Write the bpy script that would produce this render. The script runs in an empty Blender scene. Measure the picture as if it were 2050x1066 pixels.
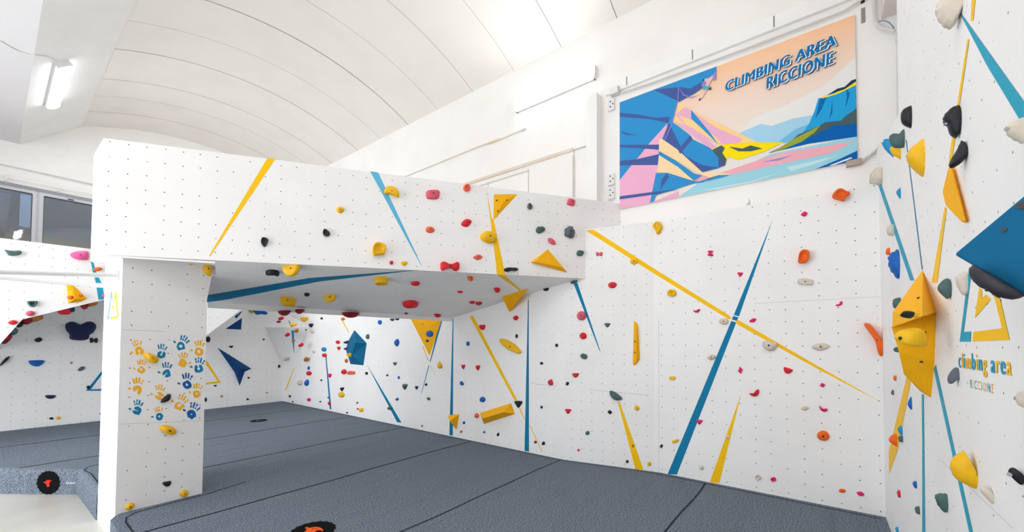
EXPO = -1.0
import bpy, bmesh, math, random
from mathutils import Vector as V, Matrix
random.seed(7)
SC = bpy.context.scene
COL = SC.collection
ZF = 2.2                      # eye height above the concrete floor; all coordinates below are measured from eye level
FX, XP, YP = 805.2, 1021.07, 662.83
YAW, PITCH, ROLL = 0.656327534, 0.0275158674, 0.00426567196

# ------------------------------------------------------------------ camera
def cam_rows():
    cy, sy = math.cos(YAW), math.sin(YAW)
    M = Matrix(((sy, -cy, 0), (0, 0, -1), (cy, sy, 0)))
    cp, sp = math.cos(PITCH), math.sin(PITCH)
    P = Matrix(((1, 0, 0), (0, cp, sp), (0, -sp, cp)))
    cr, sr = math.cos(ROLL), math.sin(ROLL)
    R = Matrix(((cr, -sr, 0), (sr, cr, 0), (0, 0, 1)))
    return R @ P @ M
MC = cam_rows()
MCT = MC.transposed()
def ray(x, y): return MCT @ V(((x - XP) / FX, (y - YP) / FX, 1))
def proj(p):
    q = MC @ V(p)
    return (FX * q.x / q.z + XP, FX * q.y / q.z + YP)
cd = bpy.data.cameras.new('camera'); cam = bpy.data.objects.new('camera', cd); COL.objects.link(cam)
r0, r1, r2 = MC[0], MC[1], MC[2]
cam.matrix_world = Matrix(((r0[0], -r1[0], -r2[0], 0), (r0[1], -r1[1], -r2[1], 0), (r0[2], -r1[2], -r2[2], ZF), (0, 0, 0, 1)))
cd.sensor_width = 36; cd.sensor_fit = 'HORIZONTAL'; cd.lens = FX / 2050 * 36
cd.shift_x = (1025 - XP) / 2050; cd.shift_y = (YP - 533) / 2050
cd.clip_start = 0.05; cd.clip_end = 200
SC.camera = cam

# ------------------------------------------------------------------ surfaces
class Surf:
    def __init__(s, p, n):
        s.n = V(n).normalized(); s.p = V(p); s.d = s.n.dot(s.p)
    def at(s, x, y, off=0.0):
        r = ray(x, y)
        return r * ((s.d + off) / s.n.dot(r))
SX = lambda X: Surf((X, 0, 0), (-1, 0, 0))
SY = lambda Y: Surf((0, Y, 0), (0, -1, 0))
XL, XR, XB, YR, YBK, YFW = 5.57, 5.88, 6.2, -0.53, 13.1, 14.6
ZM = -1.85                    # top of the mats
ML = SX(XL)
MM = Surf((XL, 3.2, 0), (-1.3, -0.31, 0))
MR = SX(XR)
RW = Surf((0, YR, 0), (0, 1, 0))
BK = SY(YBK)
FC = SY(11.3)
PF = SY(5.95)
PL = SX(0.87)
BW = SX(XB)
MAT = Surf((0, 0, ZM), (0, 0, 1))
bd = V((0.847, -0.531, 0)).normalized()
bA = MM.at(1172, 558)
BX = Surf(bA, (-0.531, -0.847, 0))
BL = BX.at(200, 510); TL = BX.at(198, 275); BR = bA
rr = ML.at(905, 637)
UN = Surf(BL, -((BR - BL).cross(rr - BL)).normalized() if ((BR - BL).cross(rr - BL)).z > 0 else ((BR - BL).cross(rr - BL)).normalized())
def MW(x):                    # which face of the long wall lies at this column
    return ML if x < 1130 else (MM if x < 1309 else MR)

# ------------------------------------------------------------------ materials
def lin(c):
    def f(v):
        v /= 255
        return v / 12.92 if v <= .04045 else ((v + .055) / 1.055) ** 2.4
    return (f(c[0]), f(c[1]), f(c[2]), 1)
def base_mat(name, col, rough=.5, spec=.4):
    m = bpy.data.materials.new(name); m.use_nodes = True
    nt = m.node_tree; b = nt.nodes['Principled BSDF']
    b.inputs['Base Color'].default_value = lin(col)
    b.inputs['Roughness'].default_value = rough
    b.inputs['Specular IOR Level'].default_value = spec
    return m, nt, b
def N(nt, t, **kw):
    n = nt.nodes.new(t)
    for k, v in kw.items(): setattr(n, k, v)
    return n
def add_bump(nt, b, scale, strength, dist=.01, detail=4, vec=None):
    tc = N(nt, 'ShaderNodeTexCoord'); no = N(nt, 'ShaderNodeTexNoise'); bu = N(nt, 'ShaderNodeBump')
    no.inputs['Scale'].default_value = scale; no.inputs['Detail'].default_value = detail
    bu.inputs['Strength'].default_value = strength; bu.inputs['Distance'].default_value = dist
    nt.links.new(tc.outputs['Object'], no.inputs['Vector']); nt.links.new(no.outputs['Fac'], bu.inputs['Height'])
    nt.links.new(bu.outputs['Normal'], b.inputs['Normal'])
    return no
def plain(name, col, rough=.55, spec=.35, bump=None, vary=0):
    m, nt, b = base_mat(name, col, rough, spec)
    if bump: add_bump(nt, b, bump[0], bump[1], bump[2] if len(bump) > 2 else .005)
    if vary:
        tc = N(nt, 'ShaderNodeTexCoord'); no = N(nt, 'ShaderNodeTexNoise'); mx = N(nt, 'ShaderNodeMix', data_type='RGBA')
        no.inputs['Scale'].default_value = 25; no.inputs['Detail'].default_value = 6
        c = lin(col); k = 1 - vary
        mx.inputs[6].default_value = (c[0] * k, c[1] * k, c[2] * k, 1); mx.inputs[7].default_value = c
        nt.links.new(tc.outputs['Object'], no.inputs['Vector']); nt.links.new(no.outputs['Fac'], mx.inputs[0])
        nt.links.new(mx.outputs[2], b.inputs['Base Color'])
    return m
def wall_mat(name, col, holes=True, radius=.04):
    m, nt, b = base_mat(name, col, .6, .25)
    add_bump(nt, b, 60, .12, .004)
    L = nt.links.new
    tc = N(nt, 'ShaderNodeTexCoord')
    no = N(nt, 'ShaderNodeTexNoise'); no.inputs['Scale'].default_value = 1.3; no.inputs['Detail'].default_value = 5
    L(tc.outputs['Object'], no.inputs['Vector'])
    mx = N(nt, 'ShaderNodeMix', data_type='RGBA'); c = lin(col)
    mx.inputs[6].default_value = (c[0] * .97, c[1] * .967, c[2] * .964, 1); mx.inputs[7].default_value = c
    rmp = N(nt, 'ShaderNodeMapRange'); rmp.inputs[1].default_value = .35; rmp.inputs[2].default_value = .55
    L(no.outputs['Fac'], rmp.inputs[0]); L(rmp.outputs[0], mx.inputs[0])
    out = mx.outputs[2]
    if holes:
        ad = N(nt, 'ShaderNodeVectorMath', operation='ADD'); ad.inputs[1].default_value = (.5, .5, 0)
        fl = N(nt, 'ShaderNodeVectorMath', operation='FLOOR'); fr = N(nt, 'ShaderNodeVectorMath', operation='FRACTION')
        sb = N(nt, 'ShaderNodeVectorMath', operation='SUBTRACT'); sb.inputs[1].default_value = (.5, .5, 0)
        wn = N(nt, 'ShaderNodeTexWhiteNoise', noise_dimensions='2D')
        jt = N(nt, 'ShaderNodeVectorMath', operation='MULTIPLY_ADD'); jt.inputs[1].default_value = (.07, .07, 0)
        ln = N(nt, 'ShaderNodeVectorMath', operation='LENGTH')
        lt = N(nt, 'ShaderNodeMapRange'); lt.inputs[1].default_value = radius * 1.15; lt.inputs[2].default_value = radius * .8
        st = N(nt, 'ShaderNodeMapRange'); st.inputs[1].default_value = .08; st.inputs[2].default_value = .45; st.inputs[3].default_value = .12; st.inputs[4].default_value = .9
        mu = N(nt, 'ShaderNodeMath', operation='MULTIPLY')
        m2 = N(nt, 'ShaderNodeMix', data_type='RGBA'); m2.inputs[7].default_value = lin((38, 34, 32))
        L(tc.outputs['UV'], ad.inputs[0]); L(ad.outputs[0], fl.inputs[0]); L(ad.outputs[0], fr.inputs[0])
        L(fr.outputs[0], sb.inputs[0]); L(fl.outputs[0], wn.inputs['Vector'])
        L(wn.outputs['Color'], jt.inputs[0]); L(sb.outputs[0], jt.inputs[2])
        sb2 = N(nt, 'ShaderNodeVectorMath', operation='SUBTRACT'); sb2.inputs[1].default_value = (.035, .035, 0)
        sep = N(nt, 'ShaderNodeSeparateXYZ'); cmb = N(nt, 'ShaderNodeCombineXYZ')
        L(jt.outputs[0], sb2.inputs[0]); L(sb2.outputs[0], sep.inputs[0]); L(sep.outputs[0], cmb.inputs[0]); L(sep.outputs[1], cmb.inputs[1])
        L(cmb.outputs[0], ln.inputs[0]); L(ln.outputs['Value'], lt.inputs[0])
        L(wn.outputs['Value'], st.inputs[0]); L(lt.outputs[0], mu.inputs[0]); L(st.outputs[0], mu.inputs[1])
        L(mu.outputs[0], m2.inputs[0]); L(out, m2.inputs[6]); out = m2.outputs[2]
    L(out, b.inputs['Base Color'])
    return m
WHITE = (246, 245, 244)
M_WALL = wall_mat('painted_plywood', WHITE)
M_FAINT = wall_mat('painted_plywood_fine_holes', WHITE, radius=.03)
M_SMOOTH = wall_mat('smooth_white_paint', WHITE, holes=False)
M_BUILD = wall_mat('white_plaster', (246, 244, 241), holes=False)
M_CEIL = wall_mat('ceiling_panel', (240, 235, 228), holes=False)
M_JOINT = plain('ceiling_joint', (150, 145, 138), .8)
M_SEAM = plain('panel_joint', (206, 203, 199), .8)
M_CONC = None
HC = {'Y': (250, 194, 10), 'R': (230, 30, 42), 'S': (244, 106, 78), 'O': (250, 108, 20), 'P': (232, 96, 116), 'M': (235, 30, 104),
      'B': (12, 102, 194), 'N': (14, 40, 84), 'G': (74, 106, 104), 'K': (30, 32, 38), 'A': (98, 106, 118), 'C': (226, 214, 198),
      'T': (186, 116, 52), 'L': (20, 150, 205), 'D': (150, 20, 36), 'H': (240, 100, 160)}
HM = {k: plain('hold_' + k, c, .5, .35, (45, .35, .004), .22) for k, c in HC.items()}
for k, nm in {'Y': 'yellow', 'R': 'red', 'S': 'salmon', 'O': 'orange', 'P': 'coral_pink', 'M': 'magenta', 'B': 'blue', 'N': 'navy', 'G': 'grey_green',
              'K': 'black', 'A': 'grey', 'C': 'cream', 'T': 'tan', 'L': 'light_blue', 'D': 'dark_red', 'H': 'bright_pink'}.items(): HM[k].name = 'hold_resin_' + nm
M_VY = plain('volume_yellow', (248, 180, 14), .7, .2, (220, .25, .002))
M_VB = plain('volume_blue', (6, 100, 142), .7, .2, (220, .25, .002))
M_VN = plain('volume_navy', (10, 66, 122), .7, .2, (220, .25, .002))
M_SY = plain('paint_yellow', (253, 198, 14), .6, .2)
M_SB = plain('paint_blue', (4, 124, 168), .6, .2)
M_ST = plain('paint_turquoise', (22, 164, 194), .6, .2)
M_BOLT = plain('bolt_dark', (48, 44, 42), .45, .5)
M_STEEL = plain('bolt_steel', (150, 150, 152), .3, .6)
M_WMETAL = plain('white_metal', (232, 232, 232), .35, .5)
M_GREYPVC = plain('grey_pvc', (214, 212, 210), .45, .4)
M_DARK = plain('dark_slot', (52, 46, 44), .8)

# ------------------------------------------------------------------ mesh helpers
def mk(name, verts, faces, mat, parent=None, origin=None, uv=None, smooth=False, mats=None, fmat=None):
    vs = [V(v) for v in verts]
    if parent is not None:
        par_loc = parent['_o'] if '_o' in parent else (0, 0, 0)
        o = V(par_loc)
        loc = V((0, 0, 0))
    else:
        o = V(origin) if origin is not None else sum(vs, V()) / len(vs)
        loc = o + V((0, 0, ZF))
    me = bpy.data.meshes.new(name)
    me.from_pydata([tuple(v - o) for v in vs], [], faces)
    me.validate(); 
    for m in (mats or [mat]): me.materials.append(m)
    if fmat:
        for p, i in zip(me.polygons, fmat): p.material_index = i
    if uv:
        lay = me.uv_layers.new(name='UVMap')
        for lp in me.loops: lay.data[lp.index].uv = uv(vs[lp.vertex_index])
    bm = bmesh.new(); bm.from_mesh(me); bmesh.ops.recalc_face_normals(bm, faces=bm.faces)
    if smooth:
        for f in bm.faces: f.smooth = True
    bm.to_mesh(me); bm.free(); me.update()
    ob = bpy.data.objects.new(name, me); COL.objects.link(ob)
    ob.location = loc
    if parent is not None: ob.parent = parent
    ob['_o'] = tuple(o)
    return ob
def empty(name, origin, parent=None):
    e = bpy.data.objects.new(name, None); COL.objects.link(e); e.empty_display_size = .1
    e.location = V(origin) + V((0, 0, ZF)); e['_o'] = tuple(origin)
    return e
def tag(o, label, cat, group=None):
    o['label'] = label; o['category'] = cat
    if group: o['group'] = group
    return o
def struct(o):
    o['kind'] = 'structure'; return o
def prism(poly, vec):
    n = len(poly); vec = V(vec); a = [V(p) for p in poly]; b = [p + vec for p in a]
    return a + b, [list(range(n)), list(range(2 * n - 1, n - 1, -1))] + [[i, (i + 1) % n, n + (i + 1) % n, n + i] for i in range(n)]
def boxv(x0, x1, y0, y1, z0, z1):
    return prism([(x0, y0, z0), (x1, y0, z0), (x1, y1, z0), (x0, y1, z0)], (0, 0, z1 - z0))
def join(parts):
    vs, fs = [], []
    for v, f in parts:
        k = len(vs); vs += v; fs += [[i + k for i in q] for q in f]
    return vs, fs
def tube(pts, r, seg=8, caps=True):
    pts = [V(p) for p in pts]; vs, fs = [], []
    for i, p in enumerate(pts):
        d = (pts[min(i + 1, len(pts) - 1)] - pts[max(i - 1, 0)]).normalized()
        a = d.cross(V((0, 0, 1)))
        if a.length < .05: a = d.cross(V((1, 0, 0)))
        a.normalize(); b = d.cross(a)
        for k in range(seg):
            t = 2 * math.pi * k / seg
            vs.append(p + a * math.cos(t) * r + b * math.sin(t) * r)
    for i in range(len(pts) - 1):
        for k in range(seg):
            fs.append([i * seg + k, i * seg + (k + 1) % seg, (i + 1) * seg + (k + 1) % seg, (i + 1) * seg + k])
    if caps: fs += [list(range(seg - 1, -1, -1)), list(range((len(pts) - 1) * seg, len(pts) * seg))]
    return vs, fs
def frame_of(n):
    n = V(n); up = V((0, 0, 1))
    if abs(n.z) > .8: up = V((-bd.y, bd.x, 0))
    u = up.cross(n)
    if u.length < 1e-4: u = V((1, 0, 0))
    u.normalize(); return u, n.cross(u).normalized()
def disc(c, n, r, h, seg=10):
    u, v = frame_of(n); c = V(c); n = V(n)
    return prism([c + u * math.cos(2 * math.pi * k / seg) * r + v * math.sin(2 * math.pi * k / seg) * r for k in range(seg)], n * h)
def rot_pts(pts, a, cx, cy):
    a = math.radians(a); c, s = math.cos(a), math.sin(a)
    return [(cx + x * c - y * s, cy + x * s + y * c) for x, y in pts]
def Z(ox, oy, s, pts): return [(ox + x / s, oy + y / s) for x, y in pts]
def resample(pts, n):
    """closed outline, Catmull-Rom smoothed to n points"""
    m = len(pts); out = []
    for i in range(n):
        t = i * m / n; k = int(t); f = t - k
        p0, p1, p2, p3 = pts[(k - 1) % m], pts[k % m], pts[(k + 1) % m], pts[(k + 2) % m]
        q = []
        for a in (0, 1):
            q.append(.5 * (2 * p1[a] + (p2[a] - p0[a]) * f + (2 * p0[a] - 5 * p1[a] + 4 * p2[a] - p3[a]) * f * f + (3 * p1[a] - p0[a] - 3 * p2[a] + p3[a]) * f ** 3))
        out.append(tuple(q))
    return out
KIND = {
 'tri': [(-1, -.75), (0, -.95), (1, -.75), (.75, 0), (.2, .95), (-.2, .95), (-.75, 0)],
 'half': [(-1, -.75), (-.5, -.95), (.5, -.95), (1, -.75), (.85, .1), (.45, .8), (0, .98), (-.45, .8), (-.85, .1)],
 'tear': [(-.25, -1), (.35, -.6), (.9, 0), (.95, .5), (.4, .95), (-.3, .9), (-.85, .35), (-.75, -.5)],
 'leaf': [(-1, .05), (-.5, -.6), (.15, -.9), (.7, -.6), (1, -.05), (.55, .6), (-.1, .9), (-.65, .6)],
 'box': [(-1, -.8), (-.6, -1), (.6, -1), (1, -.8), (1, .8), (.6, 1), (-.6, 1), (-1, .8)],
 'bean': [(-1, .3), (-.7, -.5), (0, -.75), (.7, -.9), (1, -.4), (.75, .25), (.1, .35), (-.45, .95), (-.9, .85)],
 'claw': [(-1, .5), (-.35, .45), (.15, .1), (.4, -.9), (.95, -1), (1, -.1), (.6, .6), (-.1, .95), (-.8, .8)],
 'bow': [(-1, -.8), (-.4, -.85), (0, -.25), (.45, -.9), (1, -.75), (.9, .8), (.35, .85), (0, .3), (-.45, .85), (-.95, .8)],
 'star': [(-1, .25), (-.6, -.25), (-.4, -.9), (.1, -.95), (.5, -.5), (1, -.25), (.55, .3), (.4, 1), (-.2, .7)],
}
def outline(kind, x, y, w, h, rot, rnd):
    if kind in KIND:
        base = resample(KIND[kind], 22)
    else:
        k = 22; e = {'ell': 2, 'rock': 2.3, 'sq': 3.5}.get(kind, 2)
        base = []
        for i in range(k):
            t = 2 * math.pi * i / k; c, s = math.cos(t), math.sin(t)
            base.append((abs(c) ** (2 / e) * (1 if c > 0 else -1), abs(s) ** (2 / e) * (1 if s > 0 else -1)))
    j = .12 if kind == 'rock' else .035
    ph = [rnd.uniform(0, 6.28) for _ in range(3)]
    out = []
    for i, (a, b) in enumerate(base):
        t = math.atan2(b, a); k = 1 + j * (math.sin(2 * t + ph[0]) + math.sin(3 * t + ph[1]) + .6 * math.sin(5 * t + ph[2])) * .6
        out.append((a * w / 2 * k, b * h / 2 * k))
    return rot_pts(out, rot, x, y)
PROF = {'dome': [(1, 0), (.97, .3), (.88, .6), (.72, .82), (.48, .95), (.22, 1)],
        'flat': [(1, 0), (.98, .55), (.92, .85), (.8, .98), (.5, 1), (.2, .98)],
        'donut': [(1, 0), (.98, .5), (.88, .9), (.7, 1), (.48, .8), (.34, .4), (.15, .35)],
        'cone': [(1, 0), (.95, .25), (.8, .5), (.55, .78), (.3, .95), (.12, 1)],
        'scoop': [(1, 0), (.99, .6), (.93, .95), (.8, 1), (.6, .72), (.35, .6), (.15, .6)]}
GROUPS = {}
def hold_mesh(base, n, depth, prof, rnd, lean=V((0, 0, 0)), rib=None):
    """base: closed list of points on the wall plane; raised along n as nested rings"""
    k = len(base); c = sum(base, V()) / k
    vs = [p - n * .006 for p in base]; fs = []
    rings = PROF[prof]
    u, v = frame_of(n)
    size = max((p - c).length for p in base)
    for s, hgt in rings:
        for p in base:
            q = c + (p - c) * s
            hh = depth * hgt
            if rib: hh *= 1 - .28 * hgt * (.5 + .5 * math.sin(((q - c).dot(u) * rib[0] + (q - c).dot(v) * rib[1]) / size * rib[2]))
            if prof in ('dome', 'cone', 'flat') and hgt > .2:
                a = (q - c).dot(u) / size; b = (q - c).dot(v) / size
                hh *= 1 + .10 * math.sin(3.1 * a + rnd[0]) * math.sin(2.7 * b + rnd[1])
            vs.append(q + n * hh + lean * hgt)
    R = len(rings) + 1
    for r in range(R - 1):
        for i in range(k):
            fs.append([r * k + i, r * k + (i + 1) % k, (r + 1) * k + (i + 1) % k, (r + 1) * k + i])
    vs.append(c + n * depth * rings[-1][1] * (.8 if prof in ('donut', 'scoop') else 1.0) + lean)
    t = len(vs) - 1
    for i in range(k): fs.append([(R - 1) * k + i, (R - 1) * k + (i + 1) % k, t])
    fs.append(list(range(k - 1, -1, -1)))
    return vs, fs, c, V(vs[t])
def rough(vs, c, d, rnd):
    for v in vs:
        if (v - c).length > 1e-4: v += (v - c) * rnd.uniform(-.11, .11)
def surf_group(s):
    for nm, q in (('climbing holds on the boxed overhang front', BX), ('climbing holds under the boxed overhang', UN), ('climbing holds on the pillar', PF),
                  ('climbing holds on the right-hand wall', RW), ('climbing holds on the back wall', BK), ('climbing holds on the left roof face', FC)):
        if s is q: return nm
    return 'climbing holds on the long wall'
def H(s, x, y, w, h, col, kind, label, rot=0, prof='dome', d=None, out=None, rib=None, bolt=None, name='climbing_hold', grp=None):
    rnd = random.Random(int(x * 7 + y * 13))
    if s is None: s = MW(x)
    px = resample(out, max(22, len(out) * 3)) if out else outline(kind, x, y, w, h, rot, rnd)
    if out:
        xs = [p[0] for p in out]; ys = [p[1] for p in out]
        x, y, w, h = (min(xs) + max(xs)) / 2, (min(ys) + max(ys)) / 2, max(xs) - min(xs), max(ys) - min(ys)
    cc = s.at(x, y); du = (s.at(x + 1, y) - s.at(x - 1, y)).length / 2; dv = (s.at(x, y + 1) - s.at(x, y - 1)).length / 2
    size = min(w * min(du, .02), h * min(dv, .02))
    dep = d if d is not None else min(max(.42 * size, .018), .11)
    if s is UN:
        m = (MC @ cc).z / FX; W = w * m; L = .75 * W
        u2, v2 = bd, UN.n.cross(bd).normalized()
        if v2.y < 0: v2 = -v2
        ppy = abs(proj(cc + v2 * .1)[1] - proj(cc - v2 * .1)[1]) / .2
        L = min(L, .75 * h / ppy); D = max(.02, (h - .75 * L * ppy) * m)
        cc = UN.at(x, y - .5 * (D / m) * .7)
        base = [cc + u2 * ((a - x) / w * W) - v2 * ((b_ - y) / h * L) for a, b_ in px]
        vs, fs, c, top = hold_mesh(base, s.n, D, prof, (1, 2), rib=rib)
        o = mk(name, vs, fs, HM[col], origin=c, smooth=True)
        tag(o, label, 'climbing hold', grp or surf_group(s))
        if bolt is None and min(w, h) >= 9: mk('bolt', *disc(c - v2 * L * .42 + s.n * D * .45, -v2, .01, .006, 8), M_BOLT, parent=o)
        return o
    off = dep * .35
    base = [s.at(a, b, off) - s.n * off for a, b in px]
    vs, fs, c, top = hold_mesh(base, s.n, dep, prof, (rnd.uniform(0, 6), rnd.uniform(0, 6)), rib=rib)
    if kind == 'rock': rough(vs, c, dep, rnd)
    o = mk(name, vs, fs, HM[col], origin=c, smooth=True)
    tag(o, label, 'climbing hold', grp or surf_group(s))
    if bolt is None: bolt = min(w, h) >= 12
    if bolt:
        v_, f_ = disc(top - s.n * .004, s.n, min(.012, size * .1), .006, 8)
        b = mk('bolt', v_, f_, M_BOLT, parent=o)
    return o
def RH(xl, xr, yt, yb, col, label, kind='ell', prof='dome', rib=None, wfac=.75, d=None, bolt=None):
    """a hold on the right-hand wall, seen nearly edge-on: flat side on the wall, bulge towards the room"""
    rnd = random.Random(int(xl * 3 + yt))
    yc = (yt + yb) / 2
    c0 = RW.at(xr - 2, yc); hm = abs(RW.at(xr - 2, yt).z - RW.at(xr - 2, yb).z)
    W = hm * wfac
    pw = abs(proj(c0 + V((W / 2, 0, 0)))[0] - proj(c0 - V((W / 2, 0, 0)))[0])
    if pw > .6 * (xr - xl): W *= .6 * (xr - xl) / pw; pw = .6 * (xr - xl)
    c0 = RW.at(xr - pw / 2, yc)
    lo, hi = .01, .5
    for _ in range(40):
        m = (lo + hi) / 2
        if proj(c0 + V((0, m, 0)))[0] > xl: lo = m
        else: hi = m
    D = d or lo
    base2 = outline(kind, 0, 0, W, hm, 0, rnd)
    base = [c0 + V((-a, 0, -b)) for a, b in base2]
    vs, fs, c, top = hold_mesh(base, RW.n, D, prof, (rnd.uniform(0, 6), rnd.uniform(0, 6)), rib=rib)
    if kind == 'rock': rough(vs, c, D, rnd)
    o = mk('climbing_hold', vs, fs, HM[col], origin=c, smooth=True)
    tag(o, label, 'climbing hold', surf_group(RW))
    if bolt or (bolt is None and hm > .05):
        pa = V(vs[3 * len(base) + len(base) // 2]); dr = (pa - c).normalized()
        v_, f_ = disc(pa - dr * .004, dr, .008, .009, 8)
        mk('bolt', v_, f_, M_STEEL, parent=o)
    return o
def RHO(pts, col, label, groove=0, wf=.55, kind=None, bolt=None):
    """a hold on the right-hand wall given by its side profile (flat edge against the wall)"""
    rnd = random.Random(int(pts[0][0] * 3 + pts[0][1]))
    xr = max(p[0] for p in pts); ys = [p[1] for p in pts]; yc = (min(ys) + max(ys)) / 2
    c0 = RW.at(xr - 2, yc); pl = SX(c0.x); k = max(28, len(pts) * 3)
    prof = [pl.at(x, y) for x, y in resample(pts, k)]
    zc = sum(p.z for p in prof) / k; hm = max(p.z for p in prof) - min(p.z for p in prof); W = hm * wf
    org = V((c0.x, YR, zc)); vs = []
    secs = ((-1, .12), (-.95, .42), (-.78, .72), (-.45, .94), (0, 1), (.45, .94), (.78, .72), (.95, .42), (1, .12))
    for t, sc in secs:
        for i, p in enumerate(prof):
            d = p - org; d.y = max(d.y, -.006); g = sc * (1 - (groove if i % 3 == 0 else 0)); 
            if kind == 'rock': g *= 1 + rnd.uniform(-.07, .07)
            vs.append(org + V((t * W / 2, d.y * g if d.y > 0 else d.y, d.z * g)))
    fs = [[r * k + i, r * k + (i + 1) % k, (r + 1) * k + (i + 1) % k, (r + 1) * k + i] for r in range(len(secs) - 1) for i in range(k)]
    fs += [list(range(k)), list(range((len(secs) - 1) * k, len(secs) * k))]
    o = mk('climbing_hold', vs, fs, HM[col], origin=org, smooth=True)
    tag(o, label, 'climbing hold', surf_group(RW))
    if bolt:
        b_ = pl.at(*bolt); dr = V((-.8, .5, 0)).normalized()
        far = org + (b_ - org) * .97; far.x -= W * .1
        mk('bolt', *disc(far - dr * .004, dr, .007, .01, 8), M_STEEL, parent=o)
    return o
def VOL(s, basepx, tops, faces, mat, label, name='wall_volume', bolts=(), sink=.002, grp='wall volumes bolted to the panels'):
    """faceted plywood volume: base corners in the wall plane, raised corners (x, y, height)"""
    if s is None: s = MW(basepx[0][0])
    vs = [s.at(x, y) - s.n * sink for x, y in basepx] + [s.at(x, y, h) for x, y, h in tops]
    c = sum((s.at(x, y) for x, y in basepx), V()) / len(basepx)
    o = mk(name, vs, faces + [list(range(len(basepx)))], mat, origin=c)
    md = o.modifiers.new('edge', 'BEVEL'); md.width = .007; md.segments = 2; md.limit_method = 'ANGLE'
    tag(o, label, 'wall volume', grp)
    for x, y, h in bolts:
        p = s.at(x, y, h); v_, f_ = disc(p - s.n * .012, s.n, min(.011, max(.004, 1.9 * (MC @ p).z / FX)), .014, 8)
        mk('bolt_hole', v_, f_, M_BOLT, parent=o)
    return o
def stripe(par, s, px, mat, off=.0015, name='painted_stripe'):
    if s is None:
        s = MW(sum(p[0] for p in px) / len(px))
    vs = [s.at(x, y, off) for x, y in px]
    return mk(name, vs, [list(range(len(vs)))], mat, parent=par)
def panel(name, pts, n, u, mat, hole=(0, 0, .163, .155), thick=.04, parent=None):
    """a wall sheet with real thickness; uv counts bolt holes"""
    n = V(n).normalized(); u = V(u).normalized(); v = n.cross(u); 
    if v.z < 0: v = -v
    vs, fs = prism(pts, -n * thick)
    f = lambda p: ((p.dot(u) - hole[0]) / hole[2], (p.dot(v) - hole[1]) / hole[3])
    return mk(name, vs, fs, mat, uv=f, parent=parent)
# ------------------------------------------------------------------ the room
def P3(x, y, z): return (x, y, z)
ZFL = -ZF
ZC, ZSP = 4.52, 5.34          # flat ceiling at the left, springing of the vault
XS0, XS1 = 0.34, 1.29
XW0, YW0 = -4.5, -0.78
# floor: polished concrete
mf, nt, b = base_mat('polished_concrete', (205, 202, 194), .3, .4)
no = add_bump(nt, b, 30, .05, .002); rp = N(nt, 'ShaderNodeValToRGB')
n2 = N(nt, 'ShaderNodeTexNoise'); n2.inputs['Scale'].default_value = 3.2; n2.inputs['Detail'].default_value = 9; n2.inputs['Distortion'].default_value = .8
rp.color_ramp.elements[0].position = .33; rp.color_ramp.elements[0].color = lin((168, 166, 158))
rp.color_ramp.elements[1].position = .6; rp.color_ramp.elements[1].color = lin((216, 213, 206))
nt.links.new(n2.outputs['Fac'], rp.inputs[0]); nt.links.new(rp.outputs[0], b.inputs['Base Color'])
struct(mk('floor', *boxv(XW0 - .2, XB + .2, YW0 - .2, 15, ZFL - .15, ZFL), mf))
# building wall behind the climbing walls (long side)
w_long = struct(mk('wall_long', *boxv(XB, XB + .2, YW0 - .2, 15, ZFL, 6.4), M_BUILD))
w_side = struct(mk('wall_side', *boxv(XW0, XB, YW0 - .2, YW0, ZFL, 6.4), M_BUILD))
# left outer wall with an opening added for fill light (out of the frame)
lw = join([boxv(XW0 - .2, XW0, YW0, 15, 3.4, ZC + .2), boxv(XW0 - .2, XW0, YW0, 4.8, ZFL, 3.4), boxv(XW0 - .2, XW0, 10.6, 15, ZFL, 3.4)])
struct(mk('wall_left', *lw, M_BUILD))
# ceiling: flat strip, sloping strip, barrel vault
struct(mk('ceiling_flat', *boxv(XW0 - .2, XS0, YW0, 15, ZC, ZC + .12), plain('ceiling_paint', (226, 223, 224), .8, .2, (90, .2, .003))))
struct(mk('ceiling_slope', *prism([(XS0, YW0, ZC), (XS1, YW0, ZSP), (XS1, YW0, ZSP + .14), (XS0, YW0, ZC + .12)], (0, YFW - YW0, 0)), M_BUILD))
def zv(x):
    R = 6.03; return 5.87 - (R - math.sqrt(R * R - (x - 3.74) ** 2))
xs = [XS1 + (XB - XS1) * i / 40 for i in range(41)]
vv = [(x, YW0, zv(x)) for x in xs] + [(x, YW0, zv(x) + .1) for x in reversed(xs)]
vs, fs = prism(vv, (0, 15 - YW0, 0))
vault = struct(mk('ceiling_vault', vs, fs, M_CEIL))
for f in vault.data.polygons: f.use_smooth = False
for Y, wd in ((13.5, .012), (12.5, .008), (11.56, .012), (10.17, .016), (9.1, .006), (7.96, .018), (6.9, .006), (5.8, .008), (4.7, .006), (3.63, .012), (2.57, .014), (1.5, .012), (.4, .012)):
    q = [(x, Y, zv(x) - .002) for x in xs]; q2 = [(x, Y + wd, zv(x) - .002) for x in xs]
    n = len(xs); mk('panel_joint', q + q2, [[i, i + 1, n + i + 1, n + i] for i in range(n - 1)], M_JOINT, parent=vault)
for Y in (0.3, 2.0, 4.2, 6.5, 8.9, 11.2, 13.6):
    pass
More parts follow.
